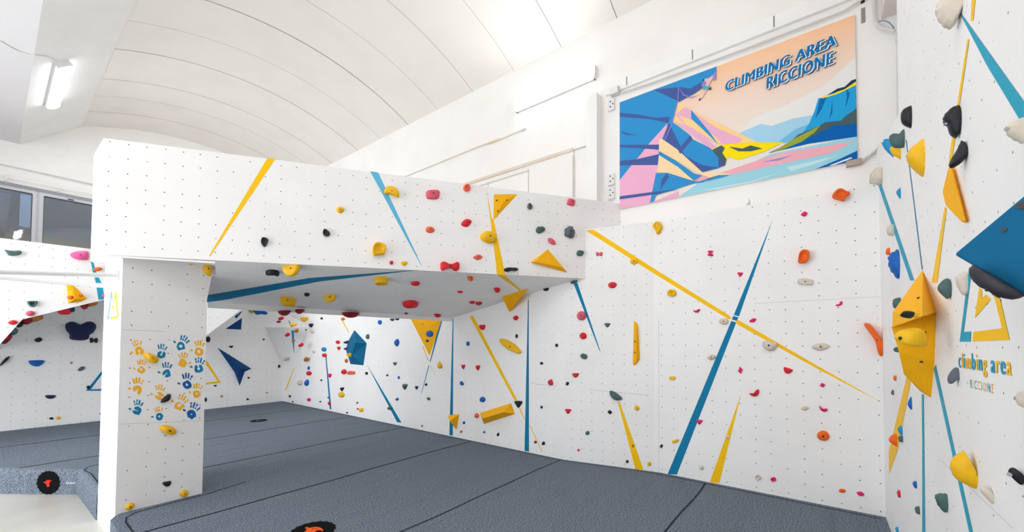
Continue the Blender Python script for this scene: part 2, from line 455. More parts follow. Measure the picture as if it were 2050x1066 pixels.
# far wall: tympanum + proud band + recessed window wall
ty = [(XW0, YFW, 3.98), (XB, YFW, 3.98)] + [(x, YFW, zv(x) + .03) for x in reversed(xs)] + [(XS0, YFW, ZC + .06), (XW0, YFW, ZC + .06)]
w_far = struct(mk('wall_far', *prism(ty, (0, .3, 0)), M_BUILD))
tb = join([boxv(XW0, 2.5, YFW - .012, YFW, 4.495, 4.52)])
struct(mk('trim_far', *tb, M_SMOOTH))
YWN = YFW + .15
wl = join([boxv(XW0, XB, YWN, YWN + .2, ZFL, 1.9), boxv(XW0, XB, YWN, YWN + .2, 3.62, 4.0), boxv(1.75, XB, YWN, YWN + .2, 1.9, 3.62), boxv(XW0, -1.4, YWN, YWN + .2, 1.9, 3.62)])
struct(mk('wall_far_lower', *wl, M_BUILD))
# windows
mg = bpy.data.materials.new('window_glass'); mg.use_nodes = True
nt = mg.node_tree; nt.nodes.clear(); o_ = N(nt, 'ShaderNodeOutputMaterial'); mxs = N(nt, 'ShaderNodeMixShader'); tr = N(nt, 'ShaderNodeBsdfTransparent'); gl = N(nt, 'ShaderNodeBsdfGlossy')
tr.inputs[0].default_value = (.75, .8, .86, 1); gl.inputs['Roughness'].default_value = .02; mxs.inputs[0].default_value = .18
nt.links.new(tr.outputs[0], mxs.inputs[1]); nt.links.new(gl.outputs[0], mxs.inputs[2]); nt.links.new(mxs.outputs[0], o_.inputs[0])
M_ALU = plain('window_aluminium', (196, 196, 200), .35, .5)
WN = SY(YWN)
def window(nm, xa, xb, ztop):
    za = 1.9; w = .075; y0, y1 = YWN - .03, YWN + .06
    e = struct(mk(nm, *join([boxv(xa, xb, y0, y1, ztop - w, ztop), boxv(xa, xb, y0, y1, za, za + w), boxv(xa, xa + w, y0, y1, za + w, ztop - w), boxv(xb - w, xb, y0, y1, za + w, ztop - w)]), M_ALU))
    mk('pane', *boxv(xa + w, xb - w, YWN + .02, YWN + .03, za + w, ztop - w), mg, parent=e)
    g = join([boxv(xa + w - .008, xa + w, y0 - .001, y0 + .03, za + w, ztop - w), boxv(xb - w, xb - w + .008, y0 - .001, y0 + .03, za + w, ztop - w), boxv(xa + w, xb - w, y0 - .001, y0 + .03, ztop - w, ztop - w + .008)])
    mk('gasket', *g, M_DARK, parent=e)
    mk('latch', *boxv((xa + xb) / 2 - .05, (xa + xb) / 2 + .05, y0 - .025, y0, ztop - .05, ztop - .03), M_DARK, parent=e)
pA = WN.at(73, 420).x; pB = WN.at(78, 420).x
window('window_1', -1.1, pA, 3.53)
window('window_2', pB, 1.68, 3.53)
struct(mk('trim_window_post', *boxv(pA, pB, YWN - .01, YWN + .05, 1.9, 3.62), M_ALU))
struct(mk('trim_window_head', *boxv(-1.4, 1.75, YWN - .02, YWN + .05, 3.53, 3.62), plain('window_head_grey', (150, 152, 158), .5)))
# behind the panes: added backdrop shaped and coloured as the room's reflection
refl = struct(mk('reflection_backdrop', *boxv(-6, 6, 17.6, 17.8, -1, 6), plain('reflection_blue_grey', (50, 60, 72), .9, .2, (40, .3, .01))))
struct(mk('reflection_band', *boxv(-6, 6, 15.5, 15.7, 0, 2.60), plain('reflection_olive', (86, 84, 8), .8)))  # olive band standing in for the yellowish reflection low in the glass
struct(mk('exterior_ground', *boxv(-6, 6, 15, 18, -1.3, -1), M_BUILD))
mk('painted_stripe', [SY(17.59).at(124, 402), SY(17.59).at(144, 476), SY(17.59).at(140, 476)], [[0, 1, 2]], plain('reflection_stripe', (4, 44, 62)), parent=refl)  # stripe of the reflected wall, drawn on the backdrop
rf0, rf1 = SY(17.4).at(41, 388), SY(17.4).at(60, 456)
mk('reflection_patch', *boxv(rf0.x, rf1.x, 17.4, 17.6, rf1.z, rf0.z), plain('reflection_pale', (110, 128, 150), .6), parent=refl)  # pale block imitating a reflection in the left pane
# curtain rail with brackets
rail = mk('curtain_rail', *boxv(-1.5, 1.75, YWN - .12, YWN - .1, 3.70, 3.73), M_WMETAL, origin=(0, YWN - .1, 3.7))
tag(rail, 'thin white curtain rail fixed above the two dark windows', 'curtain rail')
for px in (12, 116):
    X = WN.at(px, 370).x
    mk('bracket', *join([boxv(X - .015, X + .015, YWN - .11, YWN, 3.73, 3.745), boxv(X - .02, X + .02, YWN - .13, YWN - .09, 3.62, 3.7), boxv(X - .006, X + .006, YWN - .12, YWN - .11, 3.56, 3.63)]), M_GREYPVC, parent=rail)

# ------------------------------------------------------------------ climbing walls
ZT = 1.76
UY = V((0, -1, 0))
hMR = (-(-0.495), -1.80, .1635, .147)
cw = struct(panel('wall_main', [(XL, 13.25, ZFL), (XL, 3.2, ZFL), (XL, 3.2, ZT), (XL, 13.25, ZT)], (-1, 0, 0), UY, M_FAINT, (0.02, -1.80, .163, .15), .06))
cm = struct(panel('wall_main_turn', [(XL, 3.2, ZFL), (XR, 1.9, ZFL), (XR, 1.9, ZT), (XL, 3.2, ZT)], MM.n, V((.31, -1.3, 0)), M_WALL, (-1.87, -1.80, .161, .147), .06))
cr = struct(panel('wall_main_front', [(XR, 1.9, ZFL), (XR, YR - .06, ZFL), (XR, YR - .06, ZT - .03), (XR, 1.9, ZT)], (-1, 0, 0), UY, M_WALL, (.495, -1.80, .1635, .147), .06))
struct(mk('trim_main_top', *join([prism([(XL + .05, 13.2, ZT - .03), (XL + .05, 3.2, ZT - .03), (XR + .05, 1.9, ZT - .03), (XR + .05, YR - .06, ZT - .06), (XB, YR - .06, ZT - .06), (XB, 13.2, ZT - .03)], (0, 0, .025))]), M_SMOOTH))
# panel joints of the long wall
def seam(par, s, x0, y0, x1, y1, wpx=.7, mat=None):
    a, c = V((x0, y0)), V((x1, y1)); d = (c - a).normalized(); q = V((-d.y, d.x)) * wpx / 2
    stripe(par, s, [tuple(a + q), tuple(c + q), tuple(c - q), tuple(a - q)], mat or M_SEAM, .0008, 'panel_joint')
seam(cr, MR, 1511, 608, 1772, 594); seam(cr, MR, 1319, 640, 1319, 948, .8)
seam(cm, MM, 1180, 781, 1300, 792, .8); seam(cw, ML, 1062, 768, 1115, 774, .7)
# right-hand wall
e0 = RW.at(1800, 0); e1 = RW.at(1799, 230); e2 = RW.at(1760, 288)
rw = struct(panel('wall_right', [(XR, YR, ZFL), (XW0, YR, ZFL), (XW0, YR, 6.0), (e0.x, YR, 6.0), (e1.x, YR, e1.z), (e2.x, YR, e2.z), (XR + .1, YR, e2.z), (XR + .1, YR, ZFL)], (0, 1, 0), V((1, 0, 0)), M_FAINT, (2.122, -.01, .152, .165), .08))
seam(rw, RW, 1885, 923, 2028, 1059, .9)
# back wall and the faceted corner
bk = struct(panel('wall_back', [(XW0, YBK, ZFL), (XL + .05, YBK, ZFL), (XL + .05, YBK, ZT), (XW0, YBK, ZT)], (0, -1, 0), V((1, 0, 0)), M_WALL, (.328, -.172, .1645, .166), .06))
A_ = V((XL + .02, 13.05, -.72)); B_ = V((XL + .01, 10.58, -.67)); C_ = V((XL + .01, 11.47, .39)); D_ = V((5.04, 13.1, .40)); E_ = V((4.54, 13.1, 1.02)); F_ = V((XL + .02, 12.9, .86))
K0 = V((XL + .02, 13.12, .4)); K1 = V((XL + .02, 13.12, 1.1))
cuv = lambda p: (p.y / .163 + .3, p.z / .16 + .2)
cn = struct(mk('wall_corner_lean', [A_, B_, C_, D_, K0], [[0, 1, 2], [0, 2, 3], [0, 3, 4], [0, 4, 2, 1], [3, 2, 4]], M_FAINT, uv=cuv))
LN = Surf(A_, (B_ - A_).cross(D_ - A_)); 
if LN.n.x > 0: LN = Surf(A_, -LN.n)
cu = struct(mk('wall_corner_upper', [D_, C_, F_, E_, K1, K0], [[0, 1, 2, 3], [3, 2, 4], [0, 3, 4, 5], [0, 5, 1], [1, 5, 4, 2]], M_FAINT, uv=cuv))
LU = Surf(D_, (C_ - D_).cross(E_ - D_))
if LU.n.x > 0: LU = Surf(D_, -LU.n)
# roof block on the left: white face with a slanting lower edge
fb = [FC.at(0, 690), FC.at(45, 640), FC.at(210, 600)]
fp = [(-4.4, 11.3, -.9), tuple(fb[0] + (fb[0] - fb[1]) * .3), tuple(fb[1]), tuple(fb[2]), (2.1, 11.3, 1.02), tuple(FC.at(405, 679) + V((-.35, 0, -.3))), tuple(FC.at(415, 671)), tuple(FC.at(494, 612)), (4.3, 11.3, 1.1), (4.3, 11.3, 1.2), (4.3, 11.3, ZT), (-4.4, 11.3, ZT)]
t0 = FC.at(0, 480); t1 = FC.at(178, 497)
fp[-2] = (4.3, 11.3, t1.z + .02); fp[-1] = (-4.4, 11.3, t0.z - .02)
vs, fs = prism(fp, (0, 1.9, 0))
hu = (.209, 1.317, .163, .161)
lf = struct(mk('wall_roof_block', vs, fs, M_WALL, uv=lambda p: ((p.x - .216) / .163, ((p.z if p.y < 11.31 else p.z + p.y) - 1.365) / .165)))

# ------------------------------------------------------------------ pillar
e = [(0.87, 5.95), (1.63, 5.95), (1.63, 7.02), (0.87, 7.02)]
pz1 = 1.2
vs, fs = prism([(x, y, ZFL) for x, y in e], (0, 0, pz1 - ZFL))
for i_ in range(4, 8): vs[i_].z = .935
mats = [M_SMOOTH, M_WALL]
pil = mk('climbing_pillar', vs, fs, None, origin=(1.25, 6.5, ZFL), mats=mats, fmat=[0, 0, 1, 1, 1, 0], uv=lambda p: ((p.x + p.y - 5.95 - .955) / .159, (p.z - .792) / .157))
tag(pil, 'white square climbing pillar covered with painted hand prints, carrying the boxed overhang', 'pillar')
seam(pil, PF, 246, 661, 330, 664, .8); seam(pil, PF, 237, 850, 405, 843, .8)
# painted logo and faded lettering on the pillar's narrow side
M_FBLUE = plain('paint_pale_blue', (120, 170, 220), .6); M_FADE = plain('paint_faded', (196, 214, 226), .7)
zz = lambda pts: Z(195, 570, 6.27, pts)
for q, m in (([(172, 85), (183, 90), (140, 405), (148, 405), (146, 436), (120, 440), (125, 400)], M_FBLUE), ([(222, 85), (232, 90), (262, 395), (260, 428), (163, 436), (167, 405), (246, 397), (222, 160), (205, 230), (196, 228)], M_SY), ([(186, 258), (200, 272), (217, 268), (180, 335)], M_SY), ([(172, 95), (178, 90), (187, 190), (180, 200)], M_FBLUE)):
    stripe(pil, PL, zz(q), m, .002, 'painted_logo')
for (x0, x1, y, hh) in ((110, 265, 628, 40), (106, 245, 718, 40), (122, 222, 808, 40), (130, 206, 898, 40)):
    rnd = random.Random(y); x = x0
    while x < x1:
        w_ = rnd.uniform(7, 15); h0 = hh * rnd.choice((.5, .6, 1))
        stripe(pil, PL, zz([(x, y + hh / 2 - h0), (x + w_ * .7, y + hh / 2 - h0 - 1), (x + w_ * .6, y + hh / 2 - h0 * .5), (x + w_, y + hh / 2), (x, y + hh / 2)]), M_FADE, .002, 'faded_lettering'); x += w_ + 8
# hand prints
M_HY = plain('handprint_yellow', (250, 184, 44), .7); M_HB = plain('handprint_blue', (10, 128, 178), .7); M_HD = plain('handprint_deep_blue', (14, 98, 170), .7)
def hand(cx, cy, size, rot, mat, rnd, mirror=1, fing=None, thumb=True):
    vs, fs, fm = [], [], []
    def add(pts, mi=0):
        k = len(vs)
        for p in rot_pts([(a * mirror * size, b_ * size) for a, b_ in pts], rot, cx, cy): vs.append(PF.at(p[0], p[1], .0015))
        fs.append(list(range(k, k + len(pts)))); fm.append(mi)
    # palm as a ring of patches with a bare hollow
    k = 12; ro = [.54 * (1 + .16 * rnd.uniform(-1, 1)) for _ in range(k)]; hh_ = rnd.choice((.03, .1, .16)); ri = [hh_ + .1 * rnd.random() for _ in range(k)]
    for i in range(k):
        a0, a1 = 2 * math.pi * i / k, 2 * math.pi * (i + 1) / k; j = (i + 1) % k
        if rnd.random() < .06: continue
        add([(ro[i] * math.cos(a0), .95 * ro[i] * math.sin(a0) + .12), (ro[j] * math.cos(a1), .95 * ro[j] * math.sin(a1) + .12), (ri[j] * math.cos(a1), ri[j] * math.sin(a1) + .1), (ri[i] * math.cos(a0), ri[i] * math.sin(a0) + .1)])
    for n_, (bx, tx, L0, L1) in enumerate(((-.36, -.56, .55, 1.12), (-.13, -.19, .60, 1.30), (.12, .16, .60, 1.28), (.36, .60, .5, 1.02))):
        dx, dy = tx - bx, -(L1 - L0); l = math.hypot(dx, dy); ux, uy = dx / l, dy / l; wd = .085 + .03 * rnd.random()
        mid = rnd.uniform(.35, .55)
        segs = ((0, mid - .05), (mid + .06, 1.0)) if rnd.random() < .45 else ((0, 1.0),)
        for s0, s1 in segs:
            q = []
            for t, ww in ((s0, .75), ((s0 + s1) / 2, 1), (s1 - .08, .95), (s1, .4)):
                q.append((bx + dx * t - uy * wd * ww, -L0 + dy * t + ux * wd * ww))
            q2 = [(bx + dx * t + uy * wd * ww, -L0 + dy * t - ux * wd * ww) for t, ww in ((s1, .4), (s1 - .08, .95), ((s0 + s1) / 2, 1), (s0, .75))]
            add(q + q2, 1 if fing else 0)
    if thumb:
        add([(-1.12, -.02), (-1.0, -.14), (-.78, -.06), (-.72, .08), (-.85, .14), (-1.05, .1)])
    return mk('hand_print', vs, fs, mat, parent=pil, mats=[mat, fing or mat], fmat=fm)
rh = random.Random(5)
for x, y, s, r, m, mi, fg, th in ((215, 232, 92, -18, M_HY, 1, None, 1), (465, 275, 88, 8, M_HB, 1, None, 0), (690, 180, 92, 28, M_HB, 1, None, 1), (888, 240, 92, 4, M_HY, 1, None, 1), (705, 370, 88, 4, M_HY, -1, None, 1),
                            (885, 432, 92, 8, M_HB, 1, None, 1), (240, 445, 84, 2, M_HY, 1, None, 1), (525, 485, 92, 2, M_HB, 1, None, 1), (752, 612, 96, 3, M_HD, 1, None, 1), (200, 668, 100, 2, M_HY, 1, None, 1),
                            (440, 738, 92, 8, M_HY, 1, None, 1), (866, 715, 86, 6, M_HY, 1, None, 1), (668, 850, 98, 30, M_HY, 1, None, 1), (195, 905, 90, 8, M_HB, 1, None, 1), (440, 972, 82, -8, M_HB, 1, M_HY, 1), (808, 945, 100, 24, M_HD, 1, None, 1)):
    px, py = 240 + x / 5.61, 660 + y / 5.61
    hand(px, py, s / 5.61, r, m, rh, mi, fg, th)

# ------------------------------------------------------------------ the boxed overhang
zt = TL.z
TRp = BX.at(1255, 410); 
kx = (XB - BL.x) / bd.x
FR = V((XB, (BL + bd * kx).y, 0))
def zun(p): return (UN.d - UN.n.x * p.x - UN.n.y * p.y) / UN.n.z
BS = BX.at(430, 519); ZU = .925
def topz(p): return zt + (TRp.z - zt) * min(1, max(0, (V((p.x, p.y, 0)) - V((BL.x, BL.y, 0))).dot(bd) / kx))
pr_ = [V((BS.x, BS.y, 0)), FR, V((XB, rr.y - .25, 0)), V((rr.x, rr.y, 0)), V((UN.at(416, 605).x, UN.at(416, 605).y, 0)), V((1.64, 7.3, 0)), V((1.64, 5.96, 0)), V((1.72, 5.96, 0))]
pl_ = [V((BL.x, BL.y, 0)), V((BS.x, BS.y, 0)), V((1.72, 5.96, 0)), V((1.64, 5.96, 0)), V((1.64, 6.62, 0)), V((BL.x, 6.62, 0))]
bv_, bf_, fm_ = [], [], []
for pp, bz, m_bot in ((pr_, zun, 2), (pl_, lambda p: ZU if p.y > 5.955 and p.x > .9 else zun(p) if p.x > .9 else BL.z, 0)):
    k0 = len(bv_); n = len(pp)
    bv_ += [V((p.x, p.y, bz(p))) for p in pp] + [V((p.x, p.y, topz(p))) for p in pp]
    bf_ += [[k0 + i for i in range(n)], [k0 + i for i in range(2 * n - 1, n - 1, -1)]] + [[k0 + i, k0 + (i + 1) % n, k0 + n + (i + 1) % n, k0 + n + i] for i in range(n)]
    fm_ += [m_bot, 0, 1] + [0] * (n - 1)
def box_uv(p):
    return ((p.dot(bd) + 1.73) / .161, (p.z - zt + .035) / .1575)
un_v = UN.n.cross(bd).normalized()
ovh = mk('boxed_overhang', bv_, bf_, None, origin=(2.5, 5, 1), mats=[M_SMOOTH, M_WALL, M_FAINT], fmat=fm_, uv=box_uv)
me = ovh.data; lay = me.uv_layers[0]
for p in me.polygons:
    if p.material_index == 2:
        for li in p.loop_indices:
            w_ = V(me.vertices[me.loops[li].vertex_index].co) + V(ovh['_o']); lay.data[li].uv = (w_.dot(bd) / .161, w_.dot(un_v) / .16)
tag(ovh, 'long white boxed overhang jutting out from the pillar to the long wall', 'climbing overhang')
# thin front skin edge that stands a little below the underside
kk = (BX.at(430, 519) - BL).dot(bd)
sk = [BL + bd * t - V((0, 0, z)) for t, z in ((0, .0), (kk, .0), (kk, .02), (0, .02))]
mk('front_edge', *prism(sk, V((.531, .847, 0)) * .018), M_SMOOTH, parent=ovh)
g_ = [V((1.631, 5.95, PF.at(412, 600).z)), V((1.631, 5.95, ZU + .01)), V((PF.at(428.5, 522).x, 5.95, ZU + .01))]
mk('gusset', *prism(g_, (0, .06, 0)), M_SMOOTH, parent=pil)
# rear lip board hanging under the back edge
ra, rb = UN.at(416, 605), UN.at(905, 637)
q = [ra, rb, rb - V((0, 0, .07)), ra - V((0, 0, .085))]
mk('rear_lip', *prism(q, V((.1, .25, 0)).normalized() * .03), M_SMOOTH, parent=ovh)
LIP = Surf(ra, V((rb - ra).cross(V((0, 0, 1)))).normalized())
if LIP.n.y > 0: LIP = Surf(ra, -LIP.n)

# ------------------------------------------------------------------ mats
mc, nt, b = base_mat('grey_carpet', (104, 115, 127), .95, .1)
tc = N(nt, 'ShaderNodeTexCoord'); n1 = N(nt, 'ShaderNodeTexNoise'); n1.inputs['Scale'].default_value = 120; n1.inputs['Detail'].default_value = 3
n2 = N(nt, 'ShaderNodeTexNoise'); n2.inputs['Scale'].default_value = 60; n2.inputs['Detail'].default_value = 6
rp = N(nt, 'ShaderNodeValToRGB'); rp.color_ramp.elements[0].position = .40; rp.color_ramp.elements[0].color = lin((60, 70, 83)); rp.color_ramp.elements[1].position = .60; rp.color_ramp.elements[1].color = lin((142, 152, 164))
mm_ = N(nt, 'ShaderNodeMath', operation='MULTIPLY_ADD'); mm_.inputs[1].default_value = .6
m3 = N(nt, 'ShaderNodeMath', operation='MULTIPLY'); m3.inputs[1].default_value = .4
Lk = nt.links.new
Lk(tc.outputs['Object'], n1.inputs['Vector']); Lk(tc.outputs['Object'], n2.inputs['Vector']); Lk(n2.outputs['Fac'], m3.inputs[0]); Lk(n1.outputs['Fac'], mm_.inputs[0]); Lk(m3.outputs[0], mm_.inputs[2])
Lk(mm_.outputs[0], rp.inputs[0]); Lk(rp.outputs[0], b.inputs['Base Color'])
bu = N(nt, 'ShaderNodeBump'); bu.inputs['Strength'].default_value = .5; bu.inputs['Distance'].default_value = .004
Lk(n1.outputs['Fac'], bu.inputs['Height'])
b2 = N(nt, 'ShaderNodeBump'); b2.inputs['Strength'].default_value = 1; b2.inputs['Distance'].default_value = .09
mp = N(nt, 'ShaderNodeMapping'); mp.inputs['Scale'].default_value = (.32, 2.2, 1); mp.inputs['Rotation'].default_value = (0, 0, .12); n4 = N(nt, 'ShaderNodeTexNoise'); n4.inputs['Scale'].default_value = 1.4; n4.inputs['Detail'].default_value = 2; n4.inputs['Distortion'].default_value = .6
Lk(tc.outputs['Object'], mp.inputs[0]); Lk(mp.outputs[0], n4.inputs['Vector']); Lk(n4.outputs['Fac'], b2.inputs['Height']); Lk(b2.outputs[0], bu.inputs['Normal']); Lk(bu.outputs[0], b.inputs['Normal'])
M_STITCH = plain('mat_seam', (46, 52, 60), .95, .1)
out_ = [(.80, YR), (.80, 5.70), (.815, 5.80), (.86, 5.89), (.905, 5.945), (1.64, 5.945), (1.64, 7.03), (.86, 7.03), (.83, 8.39), (.17, 9.28), (-2.66, 13.1), (XL, 13.1), (XL, 3.2), (5.82, 2.1), (XR, 1.8), (XR, YR)]
bm = bmesh.new()
top = [bm.verts.new((x, y, ZM + ZF)) for x, y in out_]; botv = [bm.verts.new((x, y, 0)) for x, y in out_]
ft = bm.faces.new(top); bm.faces.new(list(reversed(botv)))
for i in range(len(out_)):
    j = (i + 1) % len(out_); bm.faces.new([top[j], top[i], botv[i], botv[j]])
bmesh.ops.recalc_face_normals(bm, faces=bm.faces)
ed = [e_ for e_ in bm.edges if e_.verts[0].co.z > .3 and e_.verts[1].co.z > .3]
sel = []
for e_ in ed:
    m_ = (e_.verts[0].co + e_.verts[1].co) / 2
    if m_.x < .84 and m_.y < 5.75 or (m_.x < .9 and m_.y > 7.1 and m_.y < 13): sel.append(e_)
bmesh.ops.bevel(bm, geom=sel, offset=.07, segments=4, affect='EDGES', profile=.5)
me = bpy.data.meshes.new('crash_mat'); bm.to_mesh(me); bm.free(); me.materials.append(mc)
mat_o = bpy.data.objects.new('crash_mat', me); COL.objects.link(mat_o); mat_o['_o'] = (0, 0, -ZF)
tag(mat_o, 'thick grey carpeted crash mat covering the floor under all the climbing walls', 'crash mat')
def mline(pts, w=.016, mat=M_STITCH, name='seam'):
    pts = [V((p[0], p[1], ZM + .003)) for p in pts]; L_, R_ = [], []
    for i, p in enumerate(pts):
        d = (pts[min(i + 1, len(pts) - 1)] - pts[max(i - 1, 0)]).normalized(); q = V((-d.y, d.x, 0)) * w / 2
        L_.append(p + q); R_.append(p - q)
    n = len(pts)
    return mk(name, L_ + R_, [[i, i + 1, n + i + 1, n + i] for i in range(n - 1)], mat, parent=mat_o)
def wob(p0, p1, amp, k=14, seed=0):
    r = random.Random(seed); o = []
    ph = r.uniform(0, 6)
    for i in range(k + 1):
        t = i / k; o.append((p0[0] + (p1[0] - p0[0]) * t, p0[1] + (p1[1] - p0[1]) * t + amp * math.sin(t * 9 + ph) + amp * .5 * math.sin(t * 23 + ph)))
    return o
for Y, xa in ((1.22, .9), (3.25, .9), (5.17, .9), (7.12, 1.7), (9.15, .32), (11.15, -1.3)):
    a = 5.5 if Y > 3 else 5.8
    mline(wob((xa, Y), (a, Y), .012, seed=int(Y * 10)), .018 if Y < 4 else .024)
mline([(XR - .09, YR + .05), (XR - .09, 1.9), (XL + .02, 2.9), (XL - .06, 3.4), (XL - .07, 8), (XL - .07, 13)], .014)
mline([(2.1, 5.98), (1.7, 5.88), (1.2, 5.86), (1.02, 5.84), (.93, 5.76), (.90, 5.6), (.90, 4.5), (.9, YR)], .016)
mline([(.92, 7.15), (.92, 8.0), (.88, 8.3), (.95, 8.5), (1.6, 8.5)], .014)
# sheep emblems (black woolly disc, orange head)
M_WOOL = plain('emblem_black', (14, 15, 17), .95, .1, (120, .6, .01)); M_SHEEP = plain('emblem_orange', (240, 92, 22), .8, .2); M_SHR = plain('emblem_red', (226, 44, 30), .8, .2)
def emblem(c, u, v, n, r, mhead, rot=0, hs=1):
    u, v = V(u), V(v); a = math.radians(rot); u, v = u * math.cos(a) + v * math.sin(a), v * math.cos(a) - u * math.sin(a)
    c = V(c); k = 72; n = V(n)
    pts = [c + n * .004 + (u * math.cos(2 * math.pi * i / k) + v * math.sin(2 * math.pi * i / k)) * r * (1 + .035 * math.sin(18 * 2 * math.pi * i / k)) for i in range(k)]
    o = mk('sheep_emblem', *prism(pts, -n * .003), M_WOOL, parent=mat_o)
    hd = resample([(-.50, .30), (-.34, .22), (-.15, .34), (.02, .36), (.22, .30), (.44, .14), (.52, .0), (.38, .06), (.22, .04), (.16, -.2), (.02, -.46), (-.14, -.52), (-.26, -.44), (-.30, -.15), (-.36, .08), (-.52, .14)], 40)
    h = mk('sheep_head', [c + n * .006 + (u * x + v * y) * r * hs for x, y in hd], [list(range(len(hd)))], mhead, parent=o)
    for ex in (-.10, .07):
        mk('eye', [c + n * .0075 + (u * (ex + .045 * math.cos(t)) + v * (.16 + .035 * math.sin(t))) * r for t in (0, 1.05, 2.1, 3.14, 4.19, 5.24)], [list(range(6))], M_WOOL, parent=o)
emblem(MAT.at(626, 1064), (.61, -.79, 0), (.79, .61, 0), (0, 0, 1), .205, M_SHEEP, -8)
emblem(MAT.at(518, 843), (.61, -.79, 0), (.79, .61, 0), (0, 0, 1), .17, plain('emblem_dark_blue', (30, 74, 104), .9))
SD = Surf((.17, 9.28, 0), V((-.89, -.66, 0)))
dn = SD.n; du_ = V((.66, -.89, 0)).normalized()
emblem(SD.at(97, 967, .003), du_, (0, 0, 1), dn, .165, M_SHR, 20, .68)
lbl = [(132, 966), (136, 965), (150, 967), (150, 970), (134, 970)]
for i in range(6):
    x = 132 + i * 3.2; mk('woven_label', [SD.at(a, b_, .006) for a, b_ in ((x, 970), (x + .8, 966), (x + 2.4, 966), (x + 2.0, 970))], [[0, 1, 2, 3]], M_FADE, parent=mat_o)
# ------------------------------------------------------------------ lettering
def text_obj(name, body, P0, P1, up, capH, mats, parent, off, n, colors=None, shear=0, bold=0, fat=0, sp=1):
    """a line of lettering whose baseline runs from P0 to P1; capH is the height of a capital"""
    cu = bpy.data.curves.new(name, 'FONT'); cu.body = body; cu.size = 1; cu.shear = shear; cu.offset = bold; cu.resolution_u = 3; cu.space_character = sp
    for m in mats: cu.materials.append(m)
    if colors:
        for i, c in enumerate(colors): cu.body_format[i].material_index = c
    to = bpy.data.objects.new('lettering_source', cu); COL.objects.link(to)
    bpy.context.view_layer.update()
    me = bpy.data.meshes.new_from_object(to.evaluated_get(bpy.context.evaluated_depsgraph_get()))
    bpy.data.objects.remove(to); bpy.data.curves.remove(cu)
    xs = [v.co.x for v in me.vertices]; x0, x1 = min(xs), max(xs)
    P0, P1 = V(P0), V(P1); d = P1 - P0; L = d.length; d.normalize(); n = V(n)
    upv = (V(up) - d * V(up).dot(d)).normalized(); o = V(parent['_o'])
    cap = .729 if any(c.isupper() for c in body) else .74
    if fat:
        bm = bmesh.new(); bm.from_mesh(me)
        src = bm.verts[:] + bm.edges[:] + bm.faces[:]
        for dx, dz in ((-fat, .01), (fat, .02)):
            g = bmesh.ops.duplicate(bm, geom=src)
            bmesh.ops.translate(bm, vec=(dx, 0, dz), verts=[x for x in g['geom'] if isinstance(x, bmesh.types.BMVert)])
        bm.to_mesh(me); bm.free()
    for v in me.vertices:
        p = P0 + d * ((v.co.x - x0) / (x1 - x0) * L) + upv * (v.co.y / cap * capH) + n * (off + v.co.z * .01)
        v.co = p - o
    ob = bpy.data.objects.new(name, me); me.name = name; COL.objects.link(ob); ob.parent = parent; ob['_o'] = tuple(o)
    return ob

# ------------------------------------------------------------------ paint on the walls
def S(par, s, px, m): stripe(par, s, px, m)
def taper(x0, y0, x1, y1, w0, w1):
    d = V((x1 - x0, y1 - y0)).normalized(); q = V((-d.y, d.x))
    return [(x0 + q.x * w0 / 2, y0 + q.y * w0 / 2), (x1 + q.x * w1 / 2, y1 + q.y * w1 / 2), (x1 - q.x * w1 / 2, y1 - q.y * w1 / 2), (x0 - q.x * w0 / 2, y0 - q.y * w0 / 2)]
M_SLB = plain('paint_sky_blue', (92, 184, 222), .6)
S(ovh, BX, [(535, 317), (551.5, 318), (421, 513), (418, 513)], M_SY)
S(ovh, BX, [(741, 343), (757, 345.5), (845, 534), (843, 532)], M_SLB)
S(ovh, BX, [(974, 378), (984, 436), (988, 440), (1012, 552), (995, 549.5), (988, 490), (983, 452)], M_SY)
S(ovh, UN, [(414, 589), (418, 591), (620, 557), (835, 541), (838, 541), (640, 564), (450, 601), (414, 606)], M_SB)
S(ovh, UN, [(995, 550.5), (1012, 553), (1052, 589), (1042, 584)], M_SY)
S(pil, PF, [(380, 529.5), (378, 532), (404, 526), (403, 524)], M_SY)
S(cm, MM, [(1147, 565), (1156, 567), (1203, 707), (1199, 700)], M_SB)
S(cm, MM, [(1173, 462), (1188, 460), (1309.2, 538), (1309.2, 548.2)], M_SY)
S(cr, MR, [(1308.6, 537.6), (1460, 632), (1464, 638), (1459, 640), (1308.6, 547.8)], M_SY)
S(cr, MR, [(1472, 642), (1478, 641), (1640, 735), (1766, 807), (1640, 741), (1476, 650)], M_SY)
S(cr, MR, [(1547, 440), (1479.5, 634), (1469, 631)], M_SB)
S(cr, MR, [(1468, 633), (1478.5, 636), (1475, 643), (1465, 640)], M_SB)
S(cr, MR, [(1464, 643), (1474, 646), (1355, 951), (1336.5, 950)], M_SB)
S(cm, MM, [(1237, 806), (1240, 804), (1288, 941), (1272, 941)], M_SY)
S(cr, MR, [(1484, 788), (1440, 968), (1421, 966)], M_SY)
S(cw, ML, [(1057, 600), (1058.5, 600), (1059, 905), (1050, 903.5)], M_SB)
S(cw, ML, [(906.3, 638), (907.6, 638), (906.5, 873), (899.5, 872)], M_SB)
S(cw, ML, [(940, 634), (947, 632.5), (1035, 801), (1031, 804)], M_SY)
S(cw, ML, [(1039, 819), (1041, 818), (1050, 838), (1050, 842)], M_SY)
S(cw, ML, [(1059.5, 852), (1061, 852), (1086, 905), (1085, 906)], M_SY)
S(cw, ML, [(882, 638), (887, 638), (862, 725), (860.5, 724)], M_SB)
S(cw, ML, [(858, 732), (859.6, 732.5), (844, 788), (843.4, 787)], M_SB)
S(cw, ML, [(845, 693), (847, 693), (858.5, 723), (857, 723)], M_SY)
S(cw, ML, [(862, 733), (863, 733), (871, 751), (870.5, 751)], M_SY)
